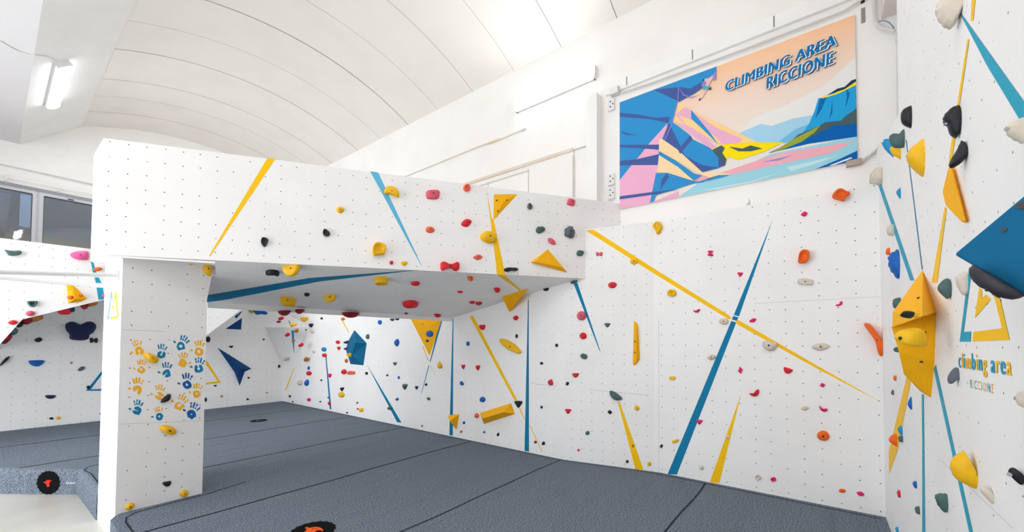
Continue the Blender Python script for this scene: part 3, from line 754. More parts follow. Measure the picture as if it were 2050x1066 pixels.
S(cw, ML, [(733.5, 729), (736, 733), (804, 847), (795, 846)], M_SB)
S(cw, ML, [(651, 708), (653, 708), (663.5, 820), (660, 820)], M_SB)
S(cw, ML, [(681, 638), (684, 638), (699, 666), (698, 667)], M_SY)
S(cn, LN, [(583, 662), (588.5, 662), (588.8, 690), (589, 711), (586, 690)], M_SB)
S(cu, LU, [(577, 641), (579, 643), (586, 655), (582, 655)], M_SB)
S(cw, ML, [(588, 737), (589, 738), (573, 783), (570.5, 782)], M_SY)
# right-hand wall
for px, m in (([(1945, -2), (1952.5, -2), (1948, 42), (1943, 42)], M_SY), ([(1936.5, 78), (1940, 80), (1920, 216), (1915, 216)], M_SY), ([(1907, 270), (1913, 270), (1905, 325), (1899, 325)], M_SY),
              ([(1891, 415), (1895, 417), (1876, 566), (1865, 566)], M_SY), ([(1815, 755), (1823, 765), (1796, 905), (1780, 950), (1779, 905)], M_SY),
              ([(1922, 28), (1926, 30), (2050, 204), (2050, 236), (2040, 238), (1975, 130)], M_ST), ([(1757, 368), (1764, 368), (1830, 562), (1822, 562)], M_ST),
              ([(1813, 280), (1814.5, 280), (1847, 540), (1845, 540)], M_SB), ([(1869, 740), (1873, 730), (1948, 1070), (1941, 1070)], M_ST), ([(1845, 790), (1849, 790), (1852, 1070), (1846, 1070), (1846, 886)], M_ST),
              # mountain logo
              ([(1921, 684.6), (1939.7, 535.5), (1945, 541), (1928.8, 665), (1944, 664), (1942.5, 684.6)], M_ST), ([(1946, 540), (1955, 541), (1953, 556), (1948, 548)], M_ST),
              ([(1946.8, 684), (1948.4, 665), (2005.8, 657.8), (1984, 570), (1992, 556), (2021, 681)], M_SY), ([(1951.5, 637), (1960, 575), (1966, 582), (1965, 598), (1974, 590), (1983, 600)], M_SY)):
    S(rw, RW, px, m)
b0, b1 = RW.at(1920.5, 736), RW.at(2026, 752.5); 
text_obj('painted_lettering', 'climbing area', b0, (b1.x, b1.y, b0.z + (b1.z - b0.z)), (0, 0, 1), abs(RW.at(1930, 705).z - RW.at(1930, 738).z), [M_ST, M_SY], rw, .002, RW.n, [0, 1, 0, 1, 0, 1, 0, 1, 0, 0, 1, 0, 1], fat=.035, sp=1.16)
b0, b1 = RW.at(1943.5, 777), RW.at(1990, 788.5)
text_obj('painted_lettering', 'RICCIONE', b0, b1, (0, 0, 1), abs(RW.at(1945, 759.5).z - RW.at(1945, 777).z), [M_ST, M_SY], rw, .002, RW.n, [0, 1, 0, 1, 0, 1, 0, 1], sp=1.45)
# back wall and left face
S(bk, BK, [(412, 722), (416, 725), (442, 767), (436, 764), (412, 730)], M_SY); S(bk, BK, [(412, 767), (436, 764), (442, 767), (412, 771)], M_SY)
S(bk, BK, [(172, 783), (208, 738), (208, 745), (182, 780), (208, 779), (208, 783)], M_SB)
M_TQ = plain('paint_teal', (20, 160, 190), .6)
S(lf, FC, [(182, 524), (187, 526), (196, 555), (187, 555)], M_TQ); S(lf, FC, [(189, 556), (198, 556), (203, 567), (192, 567)], M_TQ); S(lf, FC, [(193, 575), (207, 576), (208, 600), (197, 601)], M_TQ)

# ------------------------------------------------------------------ printed banner
BN = SX(XB - .03)
bq = [BN.at(1241.3, 205.7), BN.at(1712.5, 29), BN.at(1715.7, 322.7), BN.at(1240.5, 419.5)]
zt_ = (bq[0].z + bq[1].z) / 2; zb_ = (bq[2].z + bq[3].z) / 2; yl = (bq[0].y + bq[3].y) / 2; yr = (bq[1].y + bq[2].y) / 2
ban = mk('banner', *boxv(XB - .03, XB, yr, yl, zb_, zt_), plain('banner_cloth', (240, 234, 228), .7, .2))
tag(ban, 'wide printed banner with blue cliffs and lettering, high on the wall above the holds', 'banner')
BK_ = [0]
def ink(name, c): return plain('ink_' + name, c, .75, .15)
m_sky, nt, b = base_mat('ink_sky_fade', (250, 206, 170), .75, .15)
tc = N(nt, 'ShaderNodeTexCoord'); sp = N(nt, 'ShaderNodeSeparateXYZ'); rp = N(nt, 'ShaderNodeValToRGB')
cr_ = rp.color_ramp; cr_.elements[0].position = .35; cr_.elements[0].color = lin((240, 232, 224)); cr_.elements[1].position = 1; cr_.elements[1].color = lin((252, 200, 158)); el = cr_.elements.new(.68); el.color = lin((244, 220, 204))
nt.links.new(tc.outputs['UV'], sp.inputs[0]); nt.links.new(sp.outputs[1], rp.inputs[0]); nt.links.new(rp.outputs[0], b.inputs['Base Color'])
def art(px, m, clip=True):
    BK_[0] += 1
    vs = []
    for x, y in px:
        p = BN.at(x, y, .0008 + BK_[0] * .0003)
        p.y = min(yl, max(yr, p.y)); p.z = min(zt_, max(zb_, p.z)); vs.append(p)
    return mk('printed_shape', vs, [list(range(len(vs)))], m, parent=ban, uv=lambda p: (0, (p.z - zb_) / (zt_ - zb_)))
I = {k: ink(k, c) for k, c in dict(blue=(52, 146, 208), deep=(72, 96, 160), pink=(240, 178, 208), sand=(252, 216, 152), peach=(254, 220, 172), pale=(168, 214, 238), mid=(118, 192, 230), cyan=(38, 164, 222), dcyan=(12, 108, 178),
     yellow=(254, 228, 10), navy=(40, 58, 92), slate=(74, 98, 104), royal=(0, 98, 178), olive=(158, 170, 58), water=(158, 214, 228), wlight=(200, 230, 238), rose=(244, 176, 190), white=(238, 236, 232), skin=(236, 190, 190), teal=(96, 170, 180), violet=(150, 140, 210)).items()}
C4 = lambda pts: Z(1230, 120, 3.552, pts)
C5 = lambda pts: Z(1420, 20, 2.806, pts)
C6 = lambda pts: Z(1180, 0, 2.479, pts)
art([(1241, 205), (1713, 28), (1716, 323), (1240, 420)], m_sky)
art(C5([(830, 260), (640, 430), (420, 540), (240, 610), (170, 690), (290, 760), (600, 700), (830, 600)]), I['white'])
art(C5([(165, 692), (290, 640), (350, 652), (470, 610), (590, 590), (590, 640), (420, 745), (250, 750)]), I['pale'])
art(C5([(385, 745), (480, 672), (560, 640), (540, 715), (420, 750)]), I['mid'])
art(C5([(612, 498), (830, 412), (830, 640), (640, 660), (515, 705), (560, 640), (592, 565)]), I['cyan'])
for q in ([(622, 500), (660, 488), (630, 560), (596, 610)], [(690, 500), (692, 575), (672, 620), (684, 560)], [(768, 440), (790, 470), (772, 530), (764, 545), (772, 490)]): art(C5(q), I['dcyan'])
art(C5([(618, 494), (700, 470), (760, 440), (830, 398), (830, 420), (720, 472), (640, 496)]), I['yellow'])
art(C5([(662, 478), (720, 442), (760, 432), (800, 395), (830, 386), (830, 400), (760, 446), (700, 466)]), I['navy'])
art(C5([(330, 806), (480, 730), (640, 660), (830, 600), (830, 712), (560, 752)]), I['royal'])
art(C5([(400, 790), (500, 700), (620, 650), (650, 630), (740, 622), (760, 600), (830, 552), (830, 640), (700, 650), (600, 700)]), I['slate'])
art(C5([(345, 804), (480, 722), (625, 648), (590, 690), (520, 740), (420, 780)]), I['olive'])
# water
art(C6([(440, 985), (545, 905), (720, 850), (900, 765), (1330, 678), (1330, 800), (1160, 845), (440, 1000)]), I['water'])
art(C6([(430, 900), (640, 862), (940, 762), (1318, 702), (1200, 760), (880, 830), (700, 868), (520, 905)]), I['rose'])
art(C6([(860, 805), (965, 755), (985, 772), (900, 802)]), I['skin']); art(C6([(855, 806), (880, 800), (1010, 770), (940, 797)]), I['violet'])
art(C6([(560, 945), (800, 900), (960, 852), (820, 905), (640, 948)]), I['wlight']); art(C6([(980, 830), (1240, 770), (1120, 815), (1000, 850)]), I['wlight'])
art(C6([(1120, 845), (1240, 790), (1330, 748), (1330, 812)]), I['royal']); art(C6([(1190, 822), (1300, 780), (1305, 786), (1210, 824)]), I['white'])
# slopes at the left
art(C6([(436, 505), (520, 555), (700, 640), (835, 706), (960, 708), (860, 752), (740, 792), (650, 730), (520, 640), (405, 610)]), I['sand'])
art(C6([(425, 570), (475, 530), (520, 560), (640, 640), (760, 690), (740, 720), (655, 722), (500, 650)]), I['pink'])
art(C6([(440, 570), (520, 600), (640, 690), (660, 725), (600, 690), (480, 620)]), I['sand'])
art(C6([(415, 598), (520, 640), (650, 745), (660, 830), (600, 740), (500, 660)]), I['pink'])
art(C6([(505, 545), (600, 660), (640, 718), (560, 640), (505, 590)]), I['blue'])
art(C6([(600, 745), (660, 718), (760, 708), (965, 706), (870, 752), (740, 795), (690, 778), (668, 820), (640, 780)]), I['yellow'])
art(C6([(598, 750), (655, 722), (672, 735), (660, 760), (680, 790), (672, 825), (645, 785), (615, 775)]), I['slate'])
for q in ([(690, 728), (760, 738), (800, 722), (860, 738), (800, 752), (740, 752)],): art(C6(q), I['slate'])
art(C6([(150, 505), (630, 330), (630, 358), (600, 405), (540, 445), (440, 505), (415, 605), (285, 725), (150, 895)]), I['blue'])
art(C6([(318, 442), (445, 432), (500, 440), (560, 405), (585, 420), (520, 465), (445, 505)]), I['deep'])
art(C6([(150, 560), (240, 568), (330, 585), (400, 580), (392, 612), (300, 592), (150, 580)]), I['deep']); art(C6([(150, 652), (240, 672), (180, 670)]), I['deep'])
art(C6([(150, 895), (210, 820), (245, 780), (290, 720), (388, 612), (372, 690), (345, 720), (340, 860), (300, 1020), (150, 1048)]), I['pink'])
art(C6([(150, 720), (345, 718), (345, 744), (265, 738), (150, 730)]), I['deep']); art(C6([(150, 800), (230, 792), (345, 765), (345, 820), (200, 820), (150, 822)]), I['deep'])
art(C6([(150, 742), (262, 742), (235, 786), (150, 800)]), I['blue'])
art(C6([(345, 690), (372, 690), (440, 745), (560, 855), (700, 862), (690, 872), (600, 885), (520, 850), (420, 790), (345, 750)]), I['peach'])
art(C6([(345, 752), (430, 800), (520, 862), (560, 872), (520, 895), (430, 850), (345, 800)]), I['blue'])
art(C6([(345, 770), (440, 830), (520, 900), (400, 862), (335, 855)]), I['peach'])
art(C6([(412, 605), (495, 668), (508, 690), (600, 735), (668, 818), (640, 835), (560, 855), (440, 745), (362, 690)]), I['blue'])
art(C6([(362, 690), (395, 610), (440, 700), (470, 765), (560, 855), (440, 745)]), I['deep']); art(C6([(500, 672), (512, 690), (450, 765), (440, 745)]), I['deep'])
art(C6([(640, 775), (672, 822), (560, 855), (470, 770), (560, 820), (640, 832)]), I['deep'])
art(C6([(330, 860), (385, 858), (500, 895), (560, 905), (640, 870), (700, 868), (640, 885), (520, 910), (330, 970), (318, 1020), (300, 1015)]), I['blue'])
art(C6([(150, 975), (300, 955), (440, 940), (330, 965), (150, 990)]), I['deep']); art(C6([(385, 860), (395, 880), (350, 945), (360, 890)]), I['deep'])
art(C6([(300, 1010), (440, 950), (440, 990), (300, 1016)]), I['pink'])
# rope and climber
for q in ([(440, 432), (444, 432), (440, 500), (410, 620), (372, 700), (369, 698), (406, 618), (436, 500)], [(440, 432), (470, 470), (505, 482), (550, 470), (505, 487), (466, 474)]): art(C6(q), I['violet'])
for q, c in (([(566, 395), (598, 385), (625, 360), (628, 370), (604, 402), (590, 428), (565, 425)], 'skin'), ([(556, 418), (570, 400), (582, 410), (574, 430), (560, 438)], 'violet'), ([(560, 425), (602, 430), (590, 446), (566, 448)], 'teal'),
             ([(575, 446), (585, 446), (562, 485), (548, 498), (544, 494), (560, 478)], 'skin'), ([(590, 440), (604, 432), (602, 448), (598, 446)], 'navy'), ([(546, 490), (556, 486), (548, 500), (541, 498)], 'navy'),
             ([(610, 375), (628, 350), (628, 395), (616, 400)], 'violet'), ([(560, 400), (566, 392), (572, 396), (568, 402)], 'navy')): art(C6(q), I[c])
# lettering
def bl(body, a, b_, capx):
    P0, P1 = BN.at(*a), BN.at(*b_); cap = abs(BN.at(capx[0], capx[1]).z - P0.z)
    base = .0008 + (BK_[0] + 3) * .0003
    for dx, dz, m, o in ((.022, -.020, I['navy'], 0), (.013, -.012, I['white'], .0006), (0, 0, I['royal2'], .0012)):
        s_ = V((0, -dx, dz)); text_obj('lettering', body, P0 + s_, P1 + s_, (0, 0, 1), cap, [m], ban, base + o, BN.n, shear=.22, fat=.04, sp=1.06)
I['royal2'] = ink('letter_blue', (6, 118, 186))
bl('CLIMBING AREA', (1454.5, 184), (1672, 92), (1456, 163.5)); bl('RICCIONE', (1535.5, 179.5), (1671, 126.5), (1538, 155))

# ------------------------------------------------------------------ fittings on the building wall
def pos(s, x, y, off=0): return s.at(x, y, off)
WB = SX(XB - .001)
# pilaster, bracket plates, beam rail, conduits
a, c_ = WB.at(1184, 198), WB.at(1210, 400)
o = struct(mk('trim_pilaster', *boxv(XB - .16, XB, c_.y + .06, a.y + .02, 1.7, a.z - .02), M_SMOOTH))
for i, (y, w) in enumerate(((211, 'topmost'), (360, 'middle'), (388, 'lowest'))):
    p = WB.at(1224.5, y); p2 = WB.at(1230, y + 10)
    o = mk('bracket_plate', *boxv(XB - .03, XB, p.y - .055, p.y + .055, p.z - .09, p.z + .09), M_WMETAL)
    tag(o, w + ' of three white bracket plates screwed on the wall beside the banner', 'bracket', 'white bracket plates beside the banner')
    for dy, dz in ((.01, .05), (.01, -.035), (-.035, 0)): mk('bolt', *disc(p + V((-.03, dy, dz)), (-1, 0, 0), .011, .006, 8), M_BOLT, parent=o)
    mk('shelf_edge', *boxv(XB - .06, XB, p.y - .055, p.y + .05, p.z - .105, p.z - .09), M_WMETAL, parent=o)
r0_, r1_ = WB.at(1257, 165), WB.at(1388, 109); z_hi = (WB.at(1388, 103).z + WB.at(1550, 34).z) / 2; z_lo = (WB.at(1388, 126).z + WB.at(1550, 62).z) / 2
bm_ = struct(mk('trim_beam', *boxv(XB - .05, XB, YW0, WB.at(1215, 180).y, z_lo, z_hi), M_SMOOTH))
for x, y in ((1257, 168), (1388, 114), (1550, 48)):
    p = WB.at(x, y); mk('joint_gap', *boxv(XB - .053, XB - .04, p.y - .008, p.y + .008, z_lo + .02, z_hi - .01), M_JOINT, parent=bm_)
zc_ = WB.at(1500, 97).z
pts = [WB.at(1243, 186, .05), WB.at(1300, 168, .05), WB.at(1500, 95, .05), WB.at(1690, 22, .05), WB.at(1730, -4, .05), WB.at(1750, -30, .05)]
o = mk('cable_conduit', *tube(pts, .013), M_GREYPVC); tag(o, 'long pale conduit running along the wall just above the banner', 'conduit')
p = WB.at(1234, 187)
o = mk('junction_box', *boxv(XB - .1, XB, p.y - .07, p.y + .07, p.z - .055, p.z + .055), M_GREYPVC); tag(o, 'small white junction box at the upper corner of the banner', 'junction box')
mk('lid', *boxv(XB - .108, XB - .1, p.y - .062, p.y + .062, p.z - .047, p.z + .047), M_WMETAL, parent=o)
pts = [WB.at(1749, -20, .05), WB.at(1750, 20, .05), WB.at(1752, 40, .05), WB.at(1757, 51, .06), WB.at(1768, 57, .07), WB.at(1782, 59, .08), WB.at(1791, 63, .08)]
o = mk('cable_conduit', *tube(pts, .018), M_GREYPVC); tag(o, 'bent grey conduit elbow in the top corner right of the banner', 'conduit')
pts = [WB.at(1796, 66, .05), WB.at(1797.5, 75, .05), WB.at(1798, 150, .05), WB.at(1798, 240, .05), WB.at(1797, 300, .05)]
o = mk('cable_conduit', *tube(pts, .015), M_GREYPVC); tag(o, 'upright grey conduit running down beside the edge of the right-hand wall', 'conduit')
mk('coupling', *tube([WB.at(1797, 66, .05), WB.at(1797.5, 84, .05)], .022), M_GREYPVC, parent=o)
pts = [WB.at(1754, 47, .04), WB.at(1760, 43, .06), WB.at(1770, 41, .08), WB.at(1780, 45, .08), WB.at(1788, 53, .08), WB.at(1791, 61, .07)]
o = mk('loose_cable', *tube(pts, .006), plain('cable_blue_grey', (110, 150, 160), .5)); tag(o, 'thin blue-grey cable looping over the conduit elbow', 'cable')
pts = [WB.at(1716, 326, .04), WB.at(1740, 312, .04), WB.at(1760, 296, .04), WB.at(1776, 284, .04)]
o = mk('cable_conduit', *tube(pts, .017), M_GREYPVC); tag(o, 'short sloping pipe running from the lower corner of the banner', 'conduit')
p = WB.at(1709, 328)
o = mk('pipe_clamp', *boxv(XB - .06, XB, p.y - .07, p.y + .07, p.z - .035, p.z + .03), plain('clamp_brown', (176, 158, 146), .6)); tag(o, 'small brownish clamp under the lower right banner corner', 'clamp')
# roof beam end in the top right corner
p0 = WB.at(1764, 40)
struct(mk('trim_roof_beam', *boxv(5.4, XB, YW0, p0.y, p0.z, 6.2), plain('beam_plaster', (232, 222, 216), .8)))
for x, y in ((1727, 4), (1728, 30)):
    p = WB.at(x, y); 
for x, y, h in ((1727, 3, .02), (1728, 31, .09)):
    p = WB.at(x, y); struct(mk('trim_wall_slot', *boxv(XB - .006, XB, p.y - .018, p.y + .018, p.z - h, p.z + h), M_DARK if h < .05 else M_JOINT))
# boarded opening behind the overhang
ya = WB.at(934, 367).y; yb = WB.at(1149, 298).y; zl = WB.at(1149, 299).z
bo = struct(mk('trim_lintel', *boxv(XB - .07, XB, yb, ya + 1, zl - .05, zl), plain('lintel_beige', (226, 212, 198), .7)))
struct(mk('trim_boarding', *boxv(XB - .03, XB, yb, ya + 1, 1.5, zl - .05), M_BUILD))
for x, y in ((979, 372), (1060, 350), (1149, 340)):
    p = WB.at(x, y); struct(mk('trim_board_joint', *boxv(XB - .034, XB - .028, p.y - .012, p.y + .012, 1.5, zl - .12), M_SEAM))
struct(mk('trim_board_rail', *boxv(XB - .04, XB, WB.at(1060, 336).y, ya, zl - .16, zl - .135), M_SEAM))
struct(mk('trim_ledge', *boxv(XB - .03, XB, WB.at(1182, 280).y, yb, zl - .03, zl - .015), M_SEAM))
pts = [WB.at(790, 363, .02), WB.at(818, 351, .02), WB.at(940, 301, .02), WB.at(975, 287, .02), WB.at(1000, 280, .02), WB.at(1044, 261, .02)]
o = mk('wall_cable', *tube(pts, .012), plain('cable_beige', (222, 214, 204), .6)); tag(o, 'beige surface cable along the upper wall below the bright lamp', 'cable')
mk('end_clip', *tube([WB.at(1044, 261, .02), WB.at(1052, 258, .02)], .02), M_GREYPVC, parent=o)
mk('splice', *tube([WB.at(976, 288, .02), WB.at(1000, 279, .02)], .02), plain('splice_ochre', (226, 206, 168), .6), parent=o)
# small white wedge hold shelf on top of the panel
# ------------------------------------------------------------------ pull-up bars on the pillar
for y, pxy, w in ((6.16, (238, 552), 'front'), (6.9, (213, 574), 'rear')):
    p = PL.at(*pxy); y = p.y
    z1 = PL.at(*pxy).z
    far = Surf((0, y, 0), (0, -1, 0)).at(-40, 544 if w == 'front' else 553)
    o = mk('pull_up_bar', *tube([(0.872, y, z1), (-2.2, y, z1 + (far.z - z1) / max(.1, .87 - far.x) * 3.07)], .022, 12), M_WMETAL, origin=(0.8, y, z1), smooth=False)
    tag(o, ('nearer' if w == 'front' else 'farther, lower') + ' of two white pull-up bars sticking out sideways from the pillar', 'pull-up bar', 'white pull-up bars on the pillar')
    mk('flange', *boxv(.85, .872, y - .045, y + .045, z1 - .05, z1 + .05), M_WMETAL, parent=o)
# ------------------------------------------------------------------ tube lamps
def emis(name, c, s):
    m = bpy.data.materials.new(name); m.use_nodes = True; b = m.node_tree.nodes['Principled BSDF']
    b.inputs['Base Color'].default_value = lin(c); b.inputs['Emission Color'].default_value = lin(c); b.inputs['Emission Strength'].default_value = s; return m
M_TUBE = emis('lamp_diffuser', (246, 250, 255), 25)
def area(name, loc, dirv, sx, sy, power, col=(1, 1, 1), along=(0, 1, 0)):
    l = bpy.data.lights.new(name, 'AREA'); l.shape = 'RECTANGLE'; l.size = sx; l.size_y = sy; l.energy = power; l.color = col
    o = bpy.data.objects.new(name, l); COL.objects.link(o)
    z = -V(dirv).normalized(); y = V(along); y = (y - z * y.dot(z)).normalized(); x = y.cross(z)
    m = Matrix((x, y, z)).transposed().to_4x4(); m.translation = V(loc) + V((0, 0, ZF)); o.matrix_world = m
    return o
def lamp(c, n, length, label, power, col=(1, 1, 1), grp=None, spread=None):
    c, n = V(c), V(n).normalized(); t = V((0, 1, 0)); u = t.cross(n).normalized(); w = .11; L = length / 2
    def bx(a0, a1, b0, b1, h0, h1): return prism([c + u * a0 + t * b0 + n * h0, c + u * a1 + t * b0 + n * h0, c + u * a1 + t * b1 + n * h0, c + u * a0 + t * b1 + n * h0], n * (h1 - h0))
    o = mk('tube_lamp', *bx(-w, w, -L, L, .0, .05), M_GREYPVC, origin=c)
    tag(o, label, 'ceiling lamp', grp)
    prof = [(-w, .05), (-w * .95, .085), (-w * .6, .11), (0, .118), (w * .6, .11), (w * .95, .085), (w, .05)]
    mk('diffuser', *prism([c + u * a + n * h - t * (L - .02) for a, h in prof], t * (2 * L - .04)), M_TUBE, parent=o)
    for s_ in (-1, 1): mk('end_cap', *bx(-w, w, s_ * L - .02, s_ * L + .02, 0, .09), M_WMETAL, parent=o)
    if power: area('lamp_light', c + n * .13, n, .2, length - .05, power, col)
    return o
SLn = V((ZSP - ZC, 0, -(XS1 - XS0))).normalized()
SL = Surf((XS0, 0, ZC), SLn)
la, lb = SL.at(117, 124), SL.at(104, 205)
xm = (la.x + lb.x) / 2; zm = ZC + (xm - XS0) * (ZSP - ZC) / (XS1 - XS0)
LL = abs(la.y - lb.y)
lamp((xm, (la.y + lb.y) / 2, zm), SLn, LL, 'bright tube lamp on the sloping white ceiling strip above the left windows', 110, (.93, .96, 1.0), 'tube lamps')
wire = [SL.at(x, y, .012) for x, y in ((-20, 70), (0, 82), (20, 94), (40, 104), (60, 110), (75, 111), (94, 113), (112, 121))]
FCP = Surf((0, 0, ZC), (0, 0, -1)); wire = [FCP.at(x, y, .012) for x, y in ((0, 82), (20, 94), (40, 104), (60, 110))] + wire[5:]
o = mk('lamp_cable', *tube(wire, .008), M_GREYPVC); tag(o, 'thin sagging cable feeding the tube lamp on the sloping ceiling', 'cable')
wa, wb_ = WB.at(1193, 152), WB.at(1036, 212)
lamp((XB, (wa.y + wb_.y) / 2, (wa.z + wb_.z) / 2), (-1, 0, 0), abs(wa.y - wb_.y), 'glaring tube lamp mounted high on the wall left of the banner', 25, (.95, .98, 1.0), 'tube lamps')
# ------------------------------------------------------------------ the holds
z21 = lambda *p: Z(640, 330, 3.947, p)
z22 = lambda *p: Z(930, 350, 3.676, p)
z26 = lambda *p: Z(960, 370, 5.61, p)
z7 = lambda *p: Z(400, 500, 3.134, p)
# boxed overhang, front
H(BX, 530, 484, 20, 15, 'K', 'tear', 'small black teardrop hold alone in the lower middle of the boxed overhang front', rot=80, prof='scoop')
H(BX, 653, 466, 15, 16, 'K', 'tear', 'small charcoal teardrop hold below the round yellow knob on the overhang front', rot=-10, prof='scoop')
H(BX, 681, 420, 16, 13, 'Y', 'ell', 'small round yellow knob hold above a charcoal teardrop on the overhang front')
H(BX, 784, 383, 32, 22, 'Y', 'x', 'yellow half-moon hold across the sky-blue stripe at the overhang top', out=z21((508, 212), (525, 178), (570, 172), (610, 195), (628, 225), (625, 258), (598, 248), (555, 232), (520, 228)), prof='flat')
H(BX, 759, 499, 27, 26, 'Y', 'x', 'chunky yellow carved jug on the overhang front, left of the sky-blue stripe', out=z21((415, 690), (425, 635), (465, 614), (520, 640), (512, 705), (470, 713), (430, 718)), prof='scoop', d=.09)
H(BX, 783.5, 526, 8, 8, 'R', 'ell', 'tiny red knob at the lower edge of the overhang front beside a yellow wedge', d=.035)
H(BX, 809, 528, 14, 9, 'Y', 'half', 'small yellow wedge foothold at the overhang lower edge under the sky-blue stripe tip')
H(BX, 867, 389, 28, 19, 'P', 'sq', 'wide pinkish-red ribbed hold near the top of the overhang front', rib=(0, 1, 16), d=.06)
H(BX, 861, 460, 18, 13, 'S', 'ell', 'plain salmon oval hold in the middle of the overhang front, below the pinkish-red ribbed one', rot=10)
H(BX, 934, 446, 22, 18, 'R', 'leaf', 'round shiny red hold with a ridge, in the overhang front above the yellow disc', prof='cone', rot=-15)
H(BX, 935, 376, 14, 15, 'S', 'ell', 'small salmon hold at the very top edge of the overhang front', rot=20, prof='donut')
H(BX, 901, 533, 38, 19, 'R', 'x', 'big red bone-shaped jug on the lower edge of the overhang front', out=z21((957, 800), (960, 772), (985, 770), (1020, 787), (1060, 784), (1085, 770), (1103, 785), (1100, 830), (1068, 838), (1045, 816), (1010, 820), (975, 836), (960, 825)), prof='flat', d=.09)
H(BX, 957, 515, 19, 12, 'S', 'leaf', 'salmon leaf-shaped hold left of the yellow stripe, low on the overhang front')
H(BX, 979.5, 474.5, 35, 24, 'Y', 'ell', 'large smooth yellow disc hold on the yellow stripe of the overhang front', rot=8, d=.09)
H(BX, 1061, 413, 11, 13, 'A', 'tear', 'small grey pocket hold right of the yellow triangle at the overhang top', prof='donut')
H(BX, 1144, 405, 16, 14, 'P', 'sq', 'coral pink ribbed block near the top right end of the overhang', rot=15, rib=(1, 0, 14))
H(BX, 1082, 460, 17, 14, 'G', 'rock', 'grey-green rounded hold in the middle of the overhang right end', d=.05)
H(BX, 1141, 465, 18, 24, 'A', 'rock', 'largest grey boulder-like hold at the right end of the overhang', d=.08)
H(BX, 1105, 483.5, 19, 10, 'P', 'ell', 'slanting coral pink oval hold just above the yellow pyramid volume', rot=38)
H(BX, 1162, 507, 13, 17, 'G', 'leaf', 'grey-green leaf hold closest to the right corner of the overhang', rot=60)
H(BX, 1024, 540, 28, 11, 'K', 'bean', 'long black wavy pinch on the overhang lower edge right of the yellow stripe', rot=8, d=.07, bolt=False)
VOL(BX, z26((155, 104), (440, 102), (150, 415)), [(1008, 404, .035)], [[0, 1, 3], [1, 2, 3], [2, 0, 3]], M_VY, 'flat yellow triangle volume with bolt holes at the top of the overhang front', bolts=((995, 401, .03), (1015, 401, .03), (997, 423, .02)))
VOL(BX, z26((570, 875), (770, 722), (995, 995)), [Z(960, 370, 5.61, [(620, 868)])[0] + (.07,), Z(960, 370, 5.61, [(930, 930)])[0] + (.07,)], [[0, 1, 3], [1, 2, 4, 3], [2, 0, 3, 4]], M_VY, 'yellow pyramid volume with a shaded lower face at the right end of the overhang')
# underside
H(UN, 544.5, 546, 23, 13, 'K', 'x', 'black two-pointed hold under the overhang next to a yellow slab', out=z7((415, 132), (440, 138), (465, 140), (488, 124), (490, 150), (470, 165), (435, 160)), prof='flat', d=.07)
H(UN, 584, 540, 32, 25, 'Y', 'x', 'biggest yellow slab hold under the front edge of the overhang', out=z7((523, 122), (560, 86), (610, 105), (625, 145), (605, 167), (572, 150), (545, 140)), prof='dome', d=.12)
H(UN, 577.5, 602, 26, 20, 'Y', 'x', 'curved yellow sausage hold under the overhang close to its rear lip', out=z7((517, 345), (530, 320), (570, 292), (596, 296), (590, 322), (560, 347), (530, 353)), prof='flat', d=.09)
H(UN, 614, 590, 10, 8, 'K', 'half', 'small black hold between the two curved yellow holds under the overhang')
H(UN, 661, 597, 22, 17, 'Y', 'x', 'yellow ear-shaped hold under the overhang right of a small black one', out=z7((785, 288), (805, 276), (835, 295), (853, 315), (840, 328), (810, 320), (790, 305)), prof='flat', d=.09)
H(UN, 763, 562, 24, 17, 'Y', 'sq', 'yellow block jug with a bolt hole under the middle of the overhang', rot=12, prof='scoop', d=.09)
H(UN, 832, 568, 18, 10, 'R', 'half', 'red half-bowl hold under the overhang right of the yellow block jug', d=.09)
H(UN, 921, 585, 12, 6, 'R', 'leaf', 'small dark red leaf hold under the overhang between two red jugs', d=.04)
H(UN, 941.5, 558, 16, 11, 'O', 'leaf', 'orange leaf hold under the overhang just behind its front edge', rot=-25)
H(UN, 995, 581, 17, 11, 'R', 'leaf', 'glossy red hold under the overhang left of the hanging yellow triangle', rot=-20, d=.07)
H(UN, 945, 606, 13, 7, 'R', 'leaf', 'left half of a pair of red holds touching each other under the overhang', d=.05)
H(UN, 958.5, 608, 14, 8, 'R', 'leaf', 'right half of a pair of red holds touching each other under the overhang', rot=8, d=.05)
H(UN, 822, 609, 31, 17, 'R', 'half', 'largest red half-bowl jug under the rear part of the overhang', d=.14)
H(UN, 813, 628, 7, 4, 'D', 'ell', 'tiny dark red foothold below the largest red jug under the overhang', d=.03)
H(UN, 876, 632, 16, 8, 'R', 'leaf', 'red wing-shaped hold at the rear lip above the yellow wall triangle', rot=-15, d=.06)
H(UN, 1095, 580, 14, 7, 'K', 'half', 'black half-round hold under the right end of the overhang', d=.05)
VOL(UN, [(1005, 594), (1058, 577), (1040, 602)], [(1019, 626, .22)], [[0, 1, 3], [1, 2, 3], [2, 0, 3]], M_VY, 'yellow triangular volume hanging point-down from the overhang underside')
H(LIP, 569.5, 627, 27, 11, 'D', 'half', 'leftmost dark red bowl hold along the rear lip of the overhang', d=.1, grp='dark red bowls along the rear lip')
H(LIP, 600, 624, 19, 10, 'D', 'half', 'middle dark red bowl hold along the rear lip of the overhang', d=.1, grp='dark red bowls along the rear lip')
H(LIP, 703, 631, 35, 12, 'D', 'half', 'widest dark red bowl hold along the rear lip, above the blue volume', d=.12, grp='dark red bowls along the rear lip')
